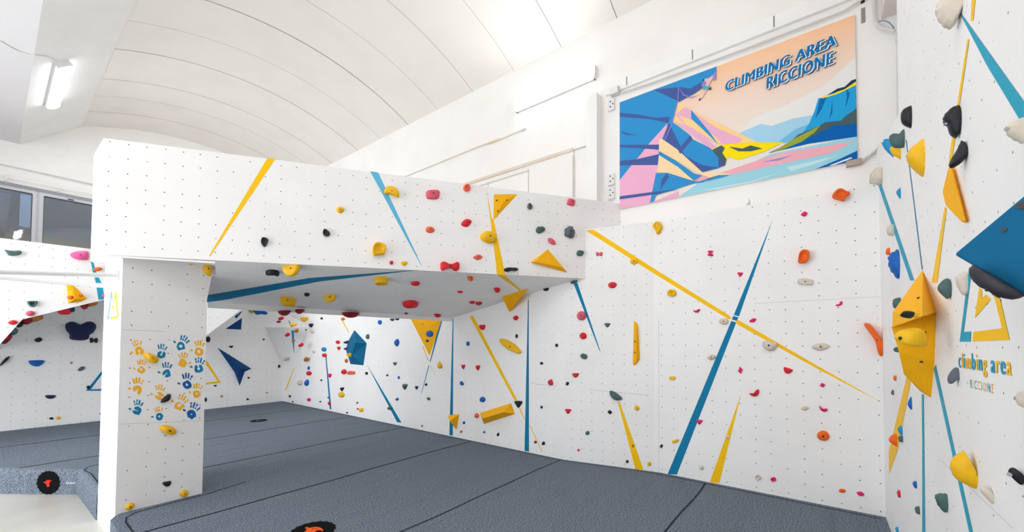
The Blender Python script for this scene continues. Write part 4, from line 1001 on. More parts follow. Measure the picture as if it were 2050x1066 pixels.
# pillar
z5 = lambda *p: Z(240, 660, 5.61, p)
H(PF, 303, 712, 32, 25, 'Y', 'x', 'big yellow potato-shaped hold among the hand prints on the pillar', out=z5((270, 262), (300, 262), (350, 278), (400, 290), (440, 330), (432, 365), (385, 384), (330, 362), (280, 310)), d=.09)
H(PF, 338, 862, 34, 18, 'Y', 'ell', 'long yellow oval hold just below the hand prints on the pillar', rot=16, prof='dome', d=.07)
H(PF, 333, 798, 20, 18, 'K', 'x', 'shiny black half-moon hold between yellow hand prints on the pillar', out=z5((460, 818), (480, 780), (520, 745), (565, 725), (575, 755), (560, 795), (520, 818), (480, 826)), d=.05)
H(PF, 335, 970, 18, 11, 'K', 'half', 'small black foothold low on the pillar', rot=-12)
H(PF, 369, 989, 18, 17, 'Y', 'leaf', 'yellow foothold at the bottom right corner of the pillar', rot=-10)
H(PF, 260, 1015, 22, 15, 'Y', 'leaf', 'yellow foothold at the bottom left corner of the pillar, just above the mat', rot=-20)
H(PF, 415.5, 540, 16, 27, 'Y', 'x', 'yellow half-disc hold at the top right edge of the pillar', out=[(423, 527), (423.5, 540), (422, 553), (415, 551), (409, 545), (407, 538), (410, 530), (416, 527)], d=.06)
# long wall, far part and leaning corner
far = [
 (LU, 562, 638.6, 12, 7, 'R', 'leaf', 'red leaf hold under the dark corner facets, above a thin dark red one'), (LU, 557.5, 645, 9, 4, 'D', 'ell', 'thin dark red hold under a red leaf hold in the far corner'),
 (LN, 586, 650.5, 13, 7, 'Y', 'ell', 'amber hold crossing the short blue stripe in the leaning far corner'), (LN, 593, 663, 7, 8, 'T', 'ell', 'small amber knob right of the blue stripe in the leaning corner'),
 (LN, 575, 671, 8, 9, 'R', 'leaf', 'red hold left of the short blue stripe in the leaning corner'), (LN, 602, 691.6, 8, 9, 'R', 'leaf', 'red hold right of the tip of the short blue stripe in the leaning corner'),
 (LN, 586.7, 683, 5, 6, 'T', 'ell', 'tiny tan knob on the short blue stripe itself'), (LN, 571.5, 720, 7, 6, 'C', 'rock', 'cream pebble hold at the lower edge of the leaning corner panel'),
 (LN, 612, 720.5, 7, 9, 'T', 'ell', 'tan oval hold low on the leaning corner panel above a blue one'),
 (ML, 617.7, 737.6, 4, 8, 'B', 'ell', 'thin upright blue hold above a round red one near the far corner'), (ML, 618, 748, 10, 9, 'R', 'ell', 'round red hold under a thin upright blue one near the far corner'),
 (ML, 600, 767, 9, 10, 'C', 'rock', 'cream pebble hold left of the blue blade near the far corner'), (ML, 613.5, 767, 8, 15, 'B', 'leaf', 'blue blade-shaped hold low near the far corner'),
 (ML, 580, 794, 3.5, 5, 'K', 'ell', 'tiny black foothold nearest the far corner, upper one'), (ML, 586, 805, 3, 3, 'K', 'ell', 'tiny black foothold nearest the far corner, at mat level'),
 (ML, 618, 801, 7, 7, 'M', 'ell', 'magenta foothold low on the long wall near the far corner'), (ML, 641, 805, 3.5, 3.5, 'N', 'ell', 'tiny dark foothold between the magenta one and the thin blue line'),
 (ML, 608, 640, 15, 10, 'Y', 'half', 'yellow hold high beside the rear lip at the far end of the long wall'), (ML, 622, 652, 8, 8, 'K', 'half', 'black hold right below the far yellow one near the rear lip'),
 (ML, 612, 660.5, 5, 4, 'N', 'ell', 'tiny navy hold below the black one near the leaning corner'), (ML, 625, 664.5, 7, 6, 'C', 'rock', 'cream pebble hold below the black one near the leaning corner'),
 (ML, 643.5, 638, 4, 5, 'K', 'ell', 'tiny black hold just under the rear lip, right of the far yellow hold'), (ML, 627.7, 704.7, 5, 6, 'C', 'rock', 'small cream pebble left of the light blue disc'),
 (ML, 648, 700, 9, 9, 'L', 'ell', 'bright light blue disc at the top of the thin far blue line'), (ML, 649, 712, 9, 8, 'R', 'ell', 'red knob directly under the light blue disc'),
 (ML, 643, 762, 3, 4, 'K', 'ell', 'tiny black foothold left of the thin far blue line'), (ML, 660, 752.5, 6, 8, 'M', 'half', 'magenta hold halfway down the thin far blue line'),
 (ML, 659, 808.5, 5, 7, 'R', 'half', 'red foothold at the bottom of the thin far blue line'), (ML, 657, 796.6, 3, 3, 'K', 'ell', 'tiny black foothold just above the red one on the far blue line'),
 (ML, 686.5, 639, 7, 6, 'O', 'ell', 'orange knob at the top of the thin yellow line above the blue volume'), (ML, 676, 685.6, 8, 7, 'R', 'ell', 'upper of two red holds left of the blue volume'),
 (ML, 678, 698, 6, 7, 'R', 'half', 'lower of two red holds left of the blue volume'), (ML, 693, 723, 5, 8, 'T', 'ell', 'small ochre hold below the left corner of the blue volume'),
 (ML, 688, 745, 10, 12, 'R', 'leaf', 'red hold touching a rough orange ledge below the blue volume'), (ML, 702, 747, 18, 7, 'S', 'rock', 'rough orange ledge hold below the blue volume'),
 (ML, 684, 780, 8, 8, 'K', 'tri', 'black hold directly above a round yellow one, low below the blue volume'), (ML, 683, 791, 12, 11, 'Y', 'ell', 'round yellow hold under a black one, low below the blue volume'),
 (ML, 715, 807, 3.5, 3.5, 'D', 'ell', 'upper of two tiny dark red footholds beside a yellow one'), (ML, 716, 819.5, 3.5, 3.5, 'D', 'ell', 'lower of two tiny dark red footholds beside a yellow one'),
 (ML, 723, 821.6, 8, 8, 'Y', 'sq', 'small yellow foothold near the mat below the blue volume'), (ML, 694.7, 827, 3.5, 3.5, 'N', 'ell', 'tiny dark foothold at mat level left of the small yellow foothold'),
 (ML, 733.5, 748, 5, 6, 'K', 'ell', 'small black hold where the blue diagonal line starts under the blue volume'), (ML, 775, 752, 4, 4, 'K', 'ell', 'tiny black dot hold on open white wall right of the blue diagonal line'),
 (ML, 735.6, 674.5, 6, 10, 'G', 'ell', 'grey-green hold right above the right corner of the blue volume'), (ML, 760, 645.7, 7, 9, 'B', 'ell', 'blue oval hold high on the wall right of the blue volume'),
 (ML, 785, 640.8, 9, 5, 'N', 'half', 'left of two navy holds side by side under the rear lip'), (ML, 795, 639.4, 9, 5, 'N', 'half', 'right of two navy holds side by side under the rear lip'),
 (ML, 794, 686.5, 8, 17, 'B', 'leaf', 'tall blue half-moon hold left of the yellow wall triangle'), (ML, 790, 729, 8, 7, 'G', 'tri', 'grey-green hold under the tall blue half-moon'),
 (ML, 798, 756.5, 4, 6, 'B', 'ell', 'tiny blue hold above the dark grey wedge'), (ML, 794.7, 800, 6, 7, 'B', 'leaf', 'small blue hold low, just right of the blue diagonal line'),
 (ML, 780, 817.7, 10, 9, 'G', 'leaf', 'grey-green hold tucked against the lower blue diagonal line'), (ML, 809.6, 775, 10, 12, 'G', 'tri', 'dark grey wedge hold left of a navy star-like one'),
 (ML, 833.5, 777, 7, 7, 'N', 'tri', 'navy three-cornered hold near the lower end of the fine blue line'), (ML, 852.7, 770.5, 5, 6, 'N', 'leaf', 'small navy leaf hold right of the fine blue line'),
 (ML, 857.5, 799, 7, 6, 'G', 'rock', 'small grey hold below the navy leaf hold'), (ML, 844.7, 853.5, 4, 4, 'T', 'ell', 'tiny brown foothold near the mat left of the tall blue strip'),
 (ML, 860, 668.6, 15, 14, 'B', 'ell', 'bright blue ball hold on the yellow wall triangle'), (ML, 856.5, 683, 9, 6, 'N', 'ell', 'small navy hold under the blue ball on the yellow triangle'),
 (ML, 880, 732, 9, 14, 'Y', 'tear', 'amber flame-shaped hold below the yellow wall triangle'), (ML, 936.5, 688.7, 6, 9, 'B', 'ell', 'dark blue hold left of the yellow diagonal, upper one'),
 (ML, 927, 735, 8, 9, 'R', 'tri', 'left of two red holds side by side beneath the long yellow diagonal'), (ML, 956, 737, 9, 11, 'R', 'tri', 'right of two red holds side by side beneath the long yellow diagonal'),
 (ML, 924, 768, 8, 9, 'B', 'tear', 'blue teardrop hold below the left red hold of a pair'), (ML, 965.5, 800.6, 11, 11, 'B', 'ell', 'round blue hold above the yellow wedge block'),
 (ML, 954, 833, 9, 10, 'S', 'ell', 'salmon-red knob touching the left end of the yellow wedge block'), (ML, 928.5, 847, 5, 6, 'B', 'ell', 'small blue foothold right of the low yellow pyramid'),
 (ML, 969, 866, 5, 4, 'B', 'ell', 'tiny blue foothold below the yellow wedge block'), (ML, 923, 865, 5, 6, 'P', 'leaf', 'tiny coral foothold below the low yellow pyramid'),
 (ML, 996.8, 870.7, 5, 8, 'K', 'leaf', 'thin black foothold below the right end of the yellow wedge block'), (ML, 1037, 810, 16, 14, 'K', 'tri', 'shiny black knuckle hold where the yellow diagonal meets the wedge block'),
 (ML, 965, 656, 12, 11, 'R', 'half', 'red hold on the upper yellow diagonal near the overhang'), (ML, 1032, 637, 11, 11, 'R', 'leaf', 'red hold below the hanging yellow triangle'),
 (ML, 1034, 673.5, 5, 8, 'K', 'ell', 'small black upright hold above the yellow surfboard-shaped plate'),
 (ML, 1071.7, 886, 5, 6, 'D', 'ell', 'tiny dark red foothold right of the tall blue strip, by the thin yellow line'),
]
for s_, x, y, w_, h_, c_, k_, l_ in far: H(s_, x, y, w_, h_, c_, k_, l_, prof='cone' if k_ == 'tri' else 'dome')
H(ML, 1021.5, 693, 45, 20, 'Y', 'x', 'yellow surfboard-shaped plate hold on the long wall', out=Z(780, 580, 3.137, [(690, 312), (725, 313), (785, 345), (825, 388), (820, 402), (800, 402), (750, 380), (705, 345)]), prof='flat', d=.05)
VOL(ML, [(820, 637.5), (887, 638), (860, 716)], [(858, 655, .04)], [[0, 1, 3], [1, 2, 3], [2, 0, 3]], M_VY, 'large yellow triangle volume pointing down from the rear lip', bolts=((846, 649, .03),))
VOL(ML, Z(540, 580, 3.808, [(645, 308), (740, 410), (715, 580), (615, 570), (578, 458), (600, 388)]), [(711, 687, .2), (704, 711, .16)], [[0, 1, 6], [1, 2, 7, 6], [2, 3, 7], [3, 4, 7], [4, 5, 6, 7], [5, 0, 6]], M_VB, 'big blue faceted volume on the far part of the long wall')
H(ML, 706, 711, 8, 8, 'Y', 'ell', 'yellow ring hold screwed to the blue faceted volume', prof='donut', d=.2, bolt=False)
H(ML, 693, 686, 6, 10, 'N', 'half', 'upper navy hold on the left edge of the blue faceted volume', rot=80, d=.06)
H(ML, 692, 699, 5, 7, 'N', 'half', 'lower navy hold on the left edge of the blue faceted volume', rot=80, d=.06)
VOL(ML, Z(880, 770, 8.2, [(128, 510), (326, 484), (280, 752)]), [Z(880, 770, 8.2, [(165, 605)])[0] + (.16,)], [[0, 1, 3], [1, 2, 3], [2, 0, 3]], M_VY, 'small yellow three-sided pyramid volume low on the tall blue strip', bolts=((911, 832.5, .02),))
VOL(ML, Z(880, 770, 8.2, [(660, 470), (1175, 305), (1240, 490), (725, 655)]), [Z(880, 770, 8.2, [(708, 562)])[0] + (.15,), Z(880, 770, 8.2, [(1045, 460)])[0] + (.15,)], [[0, 1, 5, 4], [1, 2, 5], [2, 3, 4, 5], [3, 0, 4]], M_VY, 'long yellow wedge block volume low on the long wall', bolts=((1019, 821, .03),))
# long wall, middle and front
mid = [
 (1149, 564.5, 14, 9, 'G', 'bean', 'grey-green hold in the corner under the overhang at the top of the short blue spike', 0), (1163.6, 632.6, 18, 19, 'P', 'ell', 'coral pink ball hold beside the short blue spike', 0), (1167, 673, 14, 14, 'R', 'ell', 'shiny red ball hold below the coral pink ball', 0),
 (1114, 692, 6, 7, 'K', 'ell', 'small black hold left of the red ball hold', 0), (1084, 728, 6, 6, 'K', 'ell', 'small black hold right of the tall blue strip, upper one', 0), (1168.7, 714, 15, 11, 'G', 'ell', 'grey-green oval hold below the red ball hold', 25),
 (1152, 752, 13, 9, 'R', 'half', 'red half-moon hold right of a small black square', 0), (1102, 766, 12, 12, 'R', 'tear', 'red teardrop hold left of a small black square', 30), (1135.6, 768.7, 6, 7, 'K', 'sq', 'small black square hold between two red ones', 20),
 (1137, 824.4, 13, 10, 'R', 'tri', 'red pointed heart-shaped hold in the lower middle of the long wall', 0), (1084, 816, 5, 6, 'K', 'ell', 'small black foothold right of the tall blue strip, lower one', 0), (1175.8, 867.7, 8, 8, 'G', 'rock', 'dark green pebble foothold alone in the lower middle of the long wall', 0),
 (1087.6, 888.6, 6, 7, 'K', 'sq', 'small black foothold at the foot of the wall beside the thin yellow line', 0), (1158, 902, 5, 5, 'M', 'ell', 'tiny magenta foothold near the mat below the dark green pebble', 0), (1215.6, 651.5, 13, 9, 'G', 'tri', 'dark green nut-shaped hold right of the short blue spike', 0),
 (1225.7, 571, 17, 13, 'R', 'ell', 'red oval hold below the start of the long yellow diagonal', -5), (1274.7, 817.7, 10, 10, 'Y', 'ell', 'round mustard hold right of the grey-green half-moon', 0), (1220.7, 826, 8, 7, 'K', 'sq', 'small black diamond foothold under the grey-green half-moon', 40),
 (1267, 893.7, 5, 6, 'T', 'tri', 'tiny brown foothold on the short yellow spike', 0), (1199.5, 509, 13, 9, 'P', 'bow', 'small coral bow-tie hold just right of the overhang corner', 0), (1269, 524, 16, 12, 'Y', 'ell', 'amber dome hold on the underside of the long yellow diagonal', 0),
 (1299.6, 929.5, 8, 8, 'Y', 'ell', 'small mustard foothold at the mat between the yellow spike and the blue line', 0), (1255.6, 925, 6, 6, 'K', 'ell', 'tiny black foothold at the mat left of the yellow spike', 0),
 (1346, 757.7, 13, 7, 'Y', 'sq', 'mustard bar hold left of the broad blue diagonal', 3), (1352, 884, 14, 9, 'Y', 'bean', 'mustard lumpy hold beside the lower end of the broad blue diagonal', 0), (1324, 894, 5, 7, 'K', 'sq', 'small black foothold left of the mustard lumpy hold', 30),
 (1344.5, 587, 18, 15, 'Y', 'ell', 'amber ring-shaped hold under the long yellow diagonal', 0), (1424, 715.6, 18, 13, 'C', 'leaf', 'cream leaf hold left of the broad blue diagonal', 0), (1400, 846, 13, 10, 'M', 'tri', 'magenta hold against the lower part of the broad blue diagonal', 0),
 (1458, 876.6, 9, 6, 'C', 'half', 'small cream hold on the slim yellow spike', 0), (1404, 937, 9, 8, 'C', 'rock', 'cream pebble foothold low between the blue line and the slim yellow spike', 20), (1482, 742, 10, 14, 'M', 'star', 'magenta forked hold right of the broad blue diagonal', 0),
 (1422, 507.5, 11, 12, 'M', 'bow', 'magenta butterfly hold on the upper wall above the yellow diagonal', 90), (1394, 622, 12, 10, 'M', 'claw', 'magenta hold just under the long yellow diagonal', 30), (1449, 644, 20, 13, 'C', 'ell', 'smooth cream oval hold where the yellow and blue lines cross', 5),
 (1610, 428.7, 14, 11, 'M', 'leaf', 'magenta hold high on the wall, left of the orange star-shaped one', -10), (1612, 564.6, 31, 13, 'C', 'sq', 'cream bar hold with two bolts under the orange jug', 4), (1679.5, 608.5, 14, 10, 'M', 'claw', 'magenta hold just below the horizontal panel joint on the right', 0),
 (1481.7, 549.7, 12, 9, 'M', 'tri', 'magenta hold left of the upper blue line', 0), (1507, 642, 15, 9, 'M', 'leaf', 'magenta slanting hold just right of where the lines cross', -15), (1642.6, 694.7, 38, 17, 'C', 'leaf', 'wide cream ribbed hold above the falling yellow line', 0),
 (1576.7, 743, 19, 12, 'R', 'half', 'red half-moon hold under the falling yellow line', 20), (1646.6, 772, 12, 9, 'M', 'star', 'magenta star hold below the falling yellow line', 0), (1648, 818.6, 16, 13, 'M', 'claw', 'magenta boot-shaped hold above the orange dome', 60),
 (1611, 818, 17, 10, 'C', 'leaf', 'cream leaf hold left of the magenta boot-shaped one', 0), (1648, 873.5, 25, 20, 'O', 'ell', 'smooth orange dome hold low on the right part of the long wall', 5), (1517, 956.5, 12, 11, 'C', 'donut', 'cream ring foothold at the mat beside a magenta one', 30),
 (1548, 960.5, 12, 10, 'M', 'leaf', 'magenta foothold at the mat beside a cream ring', 15), (1686, 983.6, 14, 8, 'O', 'ell', 'brownish orange oval foothold at the mat near the right corner', 5), (1722.5, 989.6, 16, 10, 'M', 'leaf', 'magenta foothold at the mat nearest the right corner', 20),
]
for x, y, w_, h_, c_, k_, l_, r_ in mid:
    pr = {'tri': 'cone', 'donut': 'donut'}.get(k_, 'dome')
    if 'ring' in l_: pr = 'donut'
    if 'bar' in l_.split(): pr = 'flat'
    H(None, x, y, w_, h_, c_, k_, l_, rot=r_, prof=pr, rib=(0, 1, 14) if 'ribbed' in l_ else None)
H(None, 1540, 692.7, 30, 21, 'C', 'x', 'big cream cloud-shaped hold on the falling yellow line', out=Z(1500, 640, 2.503, [(65, 118), (78, 104), (110, 110), (138, 120), (135, 140), (115, 158), (90, 156), (68, 138)]), d=.07)
H(None, 1232, 794, 24, 20, 'G', 'x', 'grey-green half-moon hold at the tip of the short yellow spike', out=Z(1040, 560, 2.961, [(535, 660), (575, 675), (607, 706), (590, 718), (562, 714), (538, 690)]), d=.07)
H(None, 1316, 456, 17, 27, 'Y', 'x', 'yellow comma-shaped hold near the top edge of the climbing wall', out=Z(1150, 420, 3.806, [(600, 122), (630, 90), (660, 110), (663, 150), (634, 190), (618, 150), (604, 140)]), prof='scoop', d=.06)
H(None, 1683, 391, 37, 24, 'O', 'x', 'orange star-shaped jug at the top of the long wall under the banner', out=Z(1460, 360, 3.553, [(730, 122), (762, 76), (798, 68), (832, 86), (860, 98), (832, 120), (820, 150), (775, 142)]), prof='scoop', d=.08)
H(None, 1608.6, 514, 24, 27, 'O', 'x', 'orange two-lobed jug in the middle of the upper right wall', out=Z(1460, 360, 3.553, [(488, 575), (500, 520), (530, 498), (565, 508), (573, 545), (550, 585), (518, 596), (492, 590)]), prof='scoop', d=.09)
H(None, 1752, 680, 44, 66, 'O', 'x', 'long curved orange banana hold near the right corner', out=Z(1500, 640, 2.503, [(575, 24), (600, 20), (632, 54), (662, 98), (683, 140), (680, 170), (660, 184), (645, 165), (632, 110), (605, 68)]), prof='flat', d=.08)
H(None, 1510, 788, 20, 15, 'R', 'x', 'red boomerang hold right of the slim yellow spike', out=Z(1500, 640, 2.503, [(0, 370), (20, 372), (33, 355), (48, 352), (47, 373), (30, 387), (8, 382)]), prof='dome', d=.04)
VOL(None, Z(1040, 560, 2.961, [(677, 240), (703, 262), (716, 470), (680, 517), (670, 500)]), [(1274, 662, .06), (1274, 722, .06)], [[0, 1, 5], [1, 2, 6, 5], [2, 3, 6], [3, 4, 6], [4, 0, 5, 6]], M_VY, 'narrow upright yellow bar volume in the middle of the long wall', bolts=((1271, 684, .05), (1271, 706, .05)))
VOL(None, [(1492, 412), (1504, 410), (1500, 394)], [(1498, 405, .09)], [[0, 1, 3], [1, 2, 3], [2, 0, 3]], M_SMOOTH, 'small white wedge on the top edge of the long wall under the banner')
# back wall behind the pillar
for x, y, w_, h_, c_, k_, l_ in ((463, 695, 9, 5, 'K', 'tri', 'black hold between the two navy volumes on the back wall'), (528, 680, 5, 4, 'K', 'leaf', 'tiny black hold high on the back wall near the far corner'), (559, 734, 5, 6, 'K', 'rock', 'black hold on the back wall next to the far corner edge'),
        (498, 757, 5, 4, 'K', 'ell', 'small black hold right of the point of the navy paper-plane volume'), (444, 794, 5, 4, 'T', 'ell', 'small brown foothold low on the back wall beside the pillar'), (496, 800, 5, 4, 'K', 'ell', 'small black foothold low in the middle of the back wall'),
        (534.6, 787, 4, 3, 'A', 'leaf', 'tiny grey foothold low on the back wall near the far corner'), (431, 773, 6, 3.5, 'K', 'half', 'black foothold under the orange painted triangle on the back wall'), (417, 680, 9, 12, 'K', 'ell', 'black hold half hidden by the upper right edge of the pillar'),
        (412, 801, 5, 9, 'K', 'ell', 'black foothold half hidden by the lower right edge of the pillar'),
        (188, 682, 16, 11, 'K', 'bow', 'dark bow-tie hold right of the big navy cloud volume'), (77, 681, 17, 11, 'K', 'leaf', 'dark eye-shaped hold left of the big navy cloud volume'), (73, 728, 31, 13, 'B', 'half', 'long blue lip hold on the shaded back wall'),
        (163, 739, 17, 9, 'A', 'leaf', 'grey-blue slanting hold on the shaded back wall right of the blue lip'), (143, 727, 6, 4, 'T', 'ell', 'tiny ochre hold above the grey-blue slanting one'), (101, 795.5, 22, 8, 'N', 'half', 'navy lip hold low on the shaded back wall'),
        (103, 838.5, 9, 5, 'K', 'ell', 'black foothold left of a mustard one at the foot of the back wall'), (117, 837.5, 8, 7, 'Y', 'ell', 'mustard foothold at the foot of the shaded back wall'), (202, 829, 5, 4, 'K', 'ell', 'black foothold on the back wall beside the left edge of the pillar'),
        (177, 776, 8, 7, 'N', 'ell', 'navy hold in the corner of the blue painted triangle')):
    H(BK, x, y, w_, h_, c_, k_, l_, rot=-20 if 'slanting' in l_ else 0)
H(BK, 10, 723, 22, 24, 'K', 'x', 'dark slanting blade hold at the left end of the shaded back wall', out=Z(0, 480, 4.1, [(-8, 1040), (20, 1000), (50, 970), (80, 958), (70, 985), (40, 1012), (0, 1040)]), d=.08)
o = VOL(BK, resample(Z(0, 560, 6.66, [(870, 600), (940, 562), (1010, 570), (1075, 600), (1150, 565), (1220, 560), (1280, 600), (1280, 660), (1240, 715), (1195, 740), (1180, 795), (1090, 815), (990, 810), (925, 790), (925, 730), (880, 680)]), 32),
        [(x, y, .13) for x, y in resample(Z(0, 560, 6.66, [(905, 615), (950, 590), (1005, 598), (1075, 630), (1150, 595), (1210, 590), (1250, 615), (1248, 655), (1215, 695), (1165, 725), (1150, 770), (1090, 785), (1000, 782), (955, 765), (960, 715), (915, 670)]), 32)],
        [[i, (i + 1) % 32, 32 + (i + 1) % 32, 32 + i] for i in range(32)] + [list(range(32, 64))], plain('volume_dark_navy', (12, 34, 74), .6, .3), 'big navy three-lobed cloud volume on the shaded back wall')
VOL(BK, Z(400, 580, 5.92, [(300, 468), (503, 333), (492, 478)]), [(472, 656, .08)], [[0, 1, 3], [1, 2, 3], [2, 0, 3]], M_VN, 'navy triangle volume high on the back wall right of the pillar')
VOL(BK, Z(400, 580, 5.92, [(410, 322), (500, 255), (505, 262), (432, 348)]), [(478, 630, .08)], [[0, 1, 4], [1, 2, 4], [2, 3, 4], [3, 0, 4]], M_VN, 'slim navy volume along the slanting edge above the navy triangle')
VOL(BK, Z(400, 500, 3.134, [(107, 612), (325, 748), (283, 768), (250, 858), (217, 770)]), [(483, 738, .22), (477, 745, .16)], [[0, 1, 5], [1, 2, 6, 5], [2, 3, 6], [3, 4, 6], [4, 0, 5, 6]], M_VN, 'navy paper-plane shaped volume on the back wall right of the pillar')
H(LU, 497, 622, 20, 12, 'Y', 'x', 'yellow angular hold where roof and back wall meet', out=Z(400, 580, 5.92, [(500, 262), (545, 215), (628, 222), (625, 285), (580, 295), (530, 280)]), d=.06)
H(LU, 520, 627, 26, 9, 'B', 'x', 'blue slab hold under the roof right of the yellow angular hold', out=Z(400, 580, 5.92, [(630, 245), (680, 250), (750, 252), (795, 285), (790, 298), (740, 290), (680, 302), (645, 278)]), d=.06)
# white roof face on the left
H(FC, 26, 506, 34, 13, 'G', 'x', 'grey-green flat hold on the white roof face below the left window', out=Z(0, 480, 4.1, [(38, 85), (70, 92), (120, 95), (165, 92), (180, 106), (160, 124), (115, 132), (70, 128), (55, 105)]), prof='flat', d=.09)
H(FC, 160, 512, 38, 19, 'H', 'x', 'bright pink lip hold on the white roof face below the right window', out=Z(0, 480, 4.1, [(578, 118), (610, 98), (665, 90), (726, 98), (727, 158), (700, 168), (640, 162), (595, 145)]), d=.13)
H(FC, 196, 539, 19, 10, 'O', 'leaf', 'orange leaf hold on the turquoise stripe left of the pillar', d=.08)
H(FC, 65, 609, 21, 13, 'G', 'half', 'grey-green ring hold on the white roof face', prof='donut', d=.08)
H(FC, 61, 628, 19, 11, 'P', 'ell', 'pink ribbed hold under the grey-green ring hold', rib=(1, 1, 12), d=.08)
H(FC, 26, 646, 20, 11, 'R', 'leaf', 'red leaf hold near the slanting lower edge of the white roof face', d=.08)
H(FC, 208, 592, 9, 9, 'H', 'leaf', 'small pink hold at the foot of the turquoise stripe beside the pillar', d=.07)
VOL(FC, Z(0, 560, 6.66, [(882, 60), (968, 62), (1170, 255), (1080, 300), (905, 320)]), [(150, 599, .16)], [[0, 1, 5], [1, 2, 5], [2, 3, 5], [3, 4, 5], [4, 0, 5]], M_VY, 'yellow triangular volume on the white roof face near the pillar', bolts=((138.5, 581.5, .05),))
H(FC, 142, 596, 15, 9, 'O', 'ell', 'left of two orange knobs on the yellow triangular roof volume', d=.17, bolt=False)
H(FC, 162, 591.5, 8, 6, 'O', 'ell', 'right of two orange knobs on the yellow triangular roof volume', d=.15, bolt=False)
# slanting roof edge seen from below
RFu = Surf((fb[1].x, 11.6, fb[1].z - .0), (fp[3][2] - fp[2][2], 0, -(fp[3][0] - fp[2][0])))
RFl = Surf((fb[1].x, 11.6, fb[1].z), (fb[1].z - fb[0].z, 0, -(fb[1].x - fb[0].x)))
def under(s, x, y0, Y, L, Wd, dep, c, l):
    p = SY(Y).at(x, y0); a = s.n; t = V((a.z, 0, -a.x)).normalized(); 
    if t.x < 0: t = -t
    k = 20; c0 = p - a * (a.dot(p) - s.d)
    base = [c0 + t * (L / 2 * math.cos(2 * math.pi * i / k)) + V((0, Wd / 2 * math.sin(2 * math.pi * i / k), 0)) for i in range(k)]
    vs, fs, cc, tp = hold_mesh(base, a, dep, 'dome', (x % 6, 2)); o = mk('climbing_hold', vs, fs, HM[c], origin=cc, smooth=True); tag(o, l, 'climbing hold', 'holds under the slanting roof edge')
for s, x, y, L, dep, c, l in ((RFu, 129, 622, .20, .10, 'R', 'red hold under the roof edge beside a teal one'), (RFu, 143, 620, .10, .09, 'N', 'dark teal hold under the roof edge touching a red one'), (RFu, 168, 612, .11, .09, 'D', 'dark red hold under the roof edge closest to the pillar side'),
        (RFu, 185, 609, .17, .07, 'T', 'brown hold under the roof edge beside the pillar'), (RFu, 72, 637, .2, .09, 'T', 'brown hold under the bend of the roof edge'), (RFu, 54, 642, .16, .1, 'D', 'dark red hold under the bend of the roof edge'),
        (RFl, 38, 650, .12, .06, 'K', 'black hold under the steep part of the roof edge, upper one'), (RFl, 25, 664, .15, .07, 'G', 'teal hold under the steep part of the roof edge'), (RFl, 11, 679, .2, .07, 'D', 'dark red hold under the steep part of the roof edge')):
    under(s, x, y, 11.55, L, .2, dep, c, l)
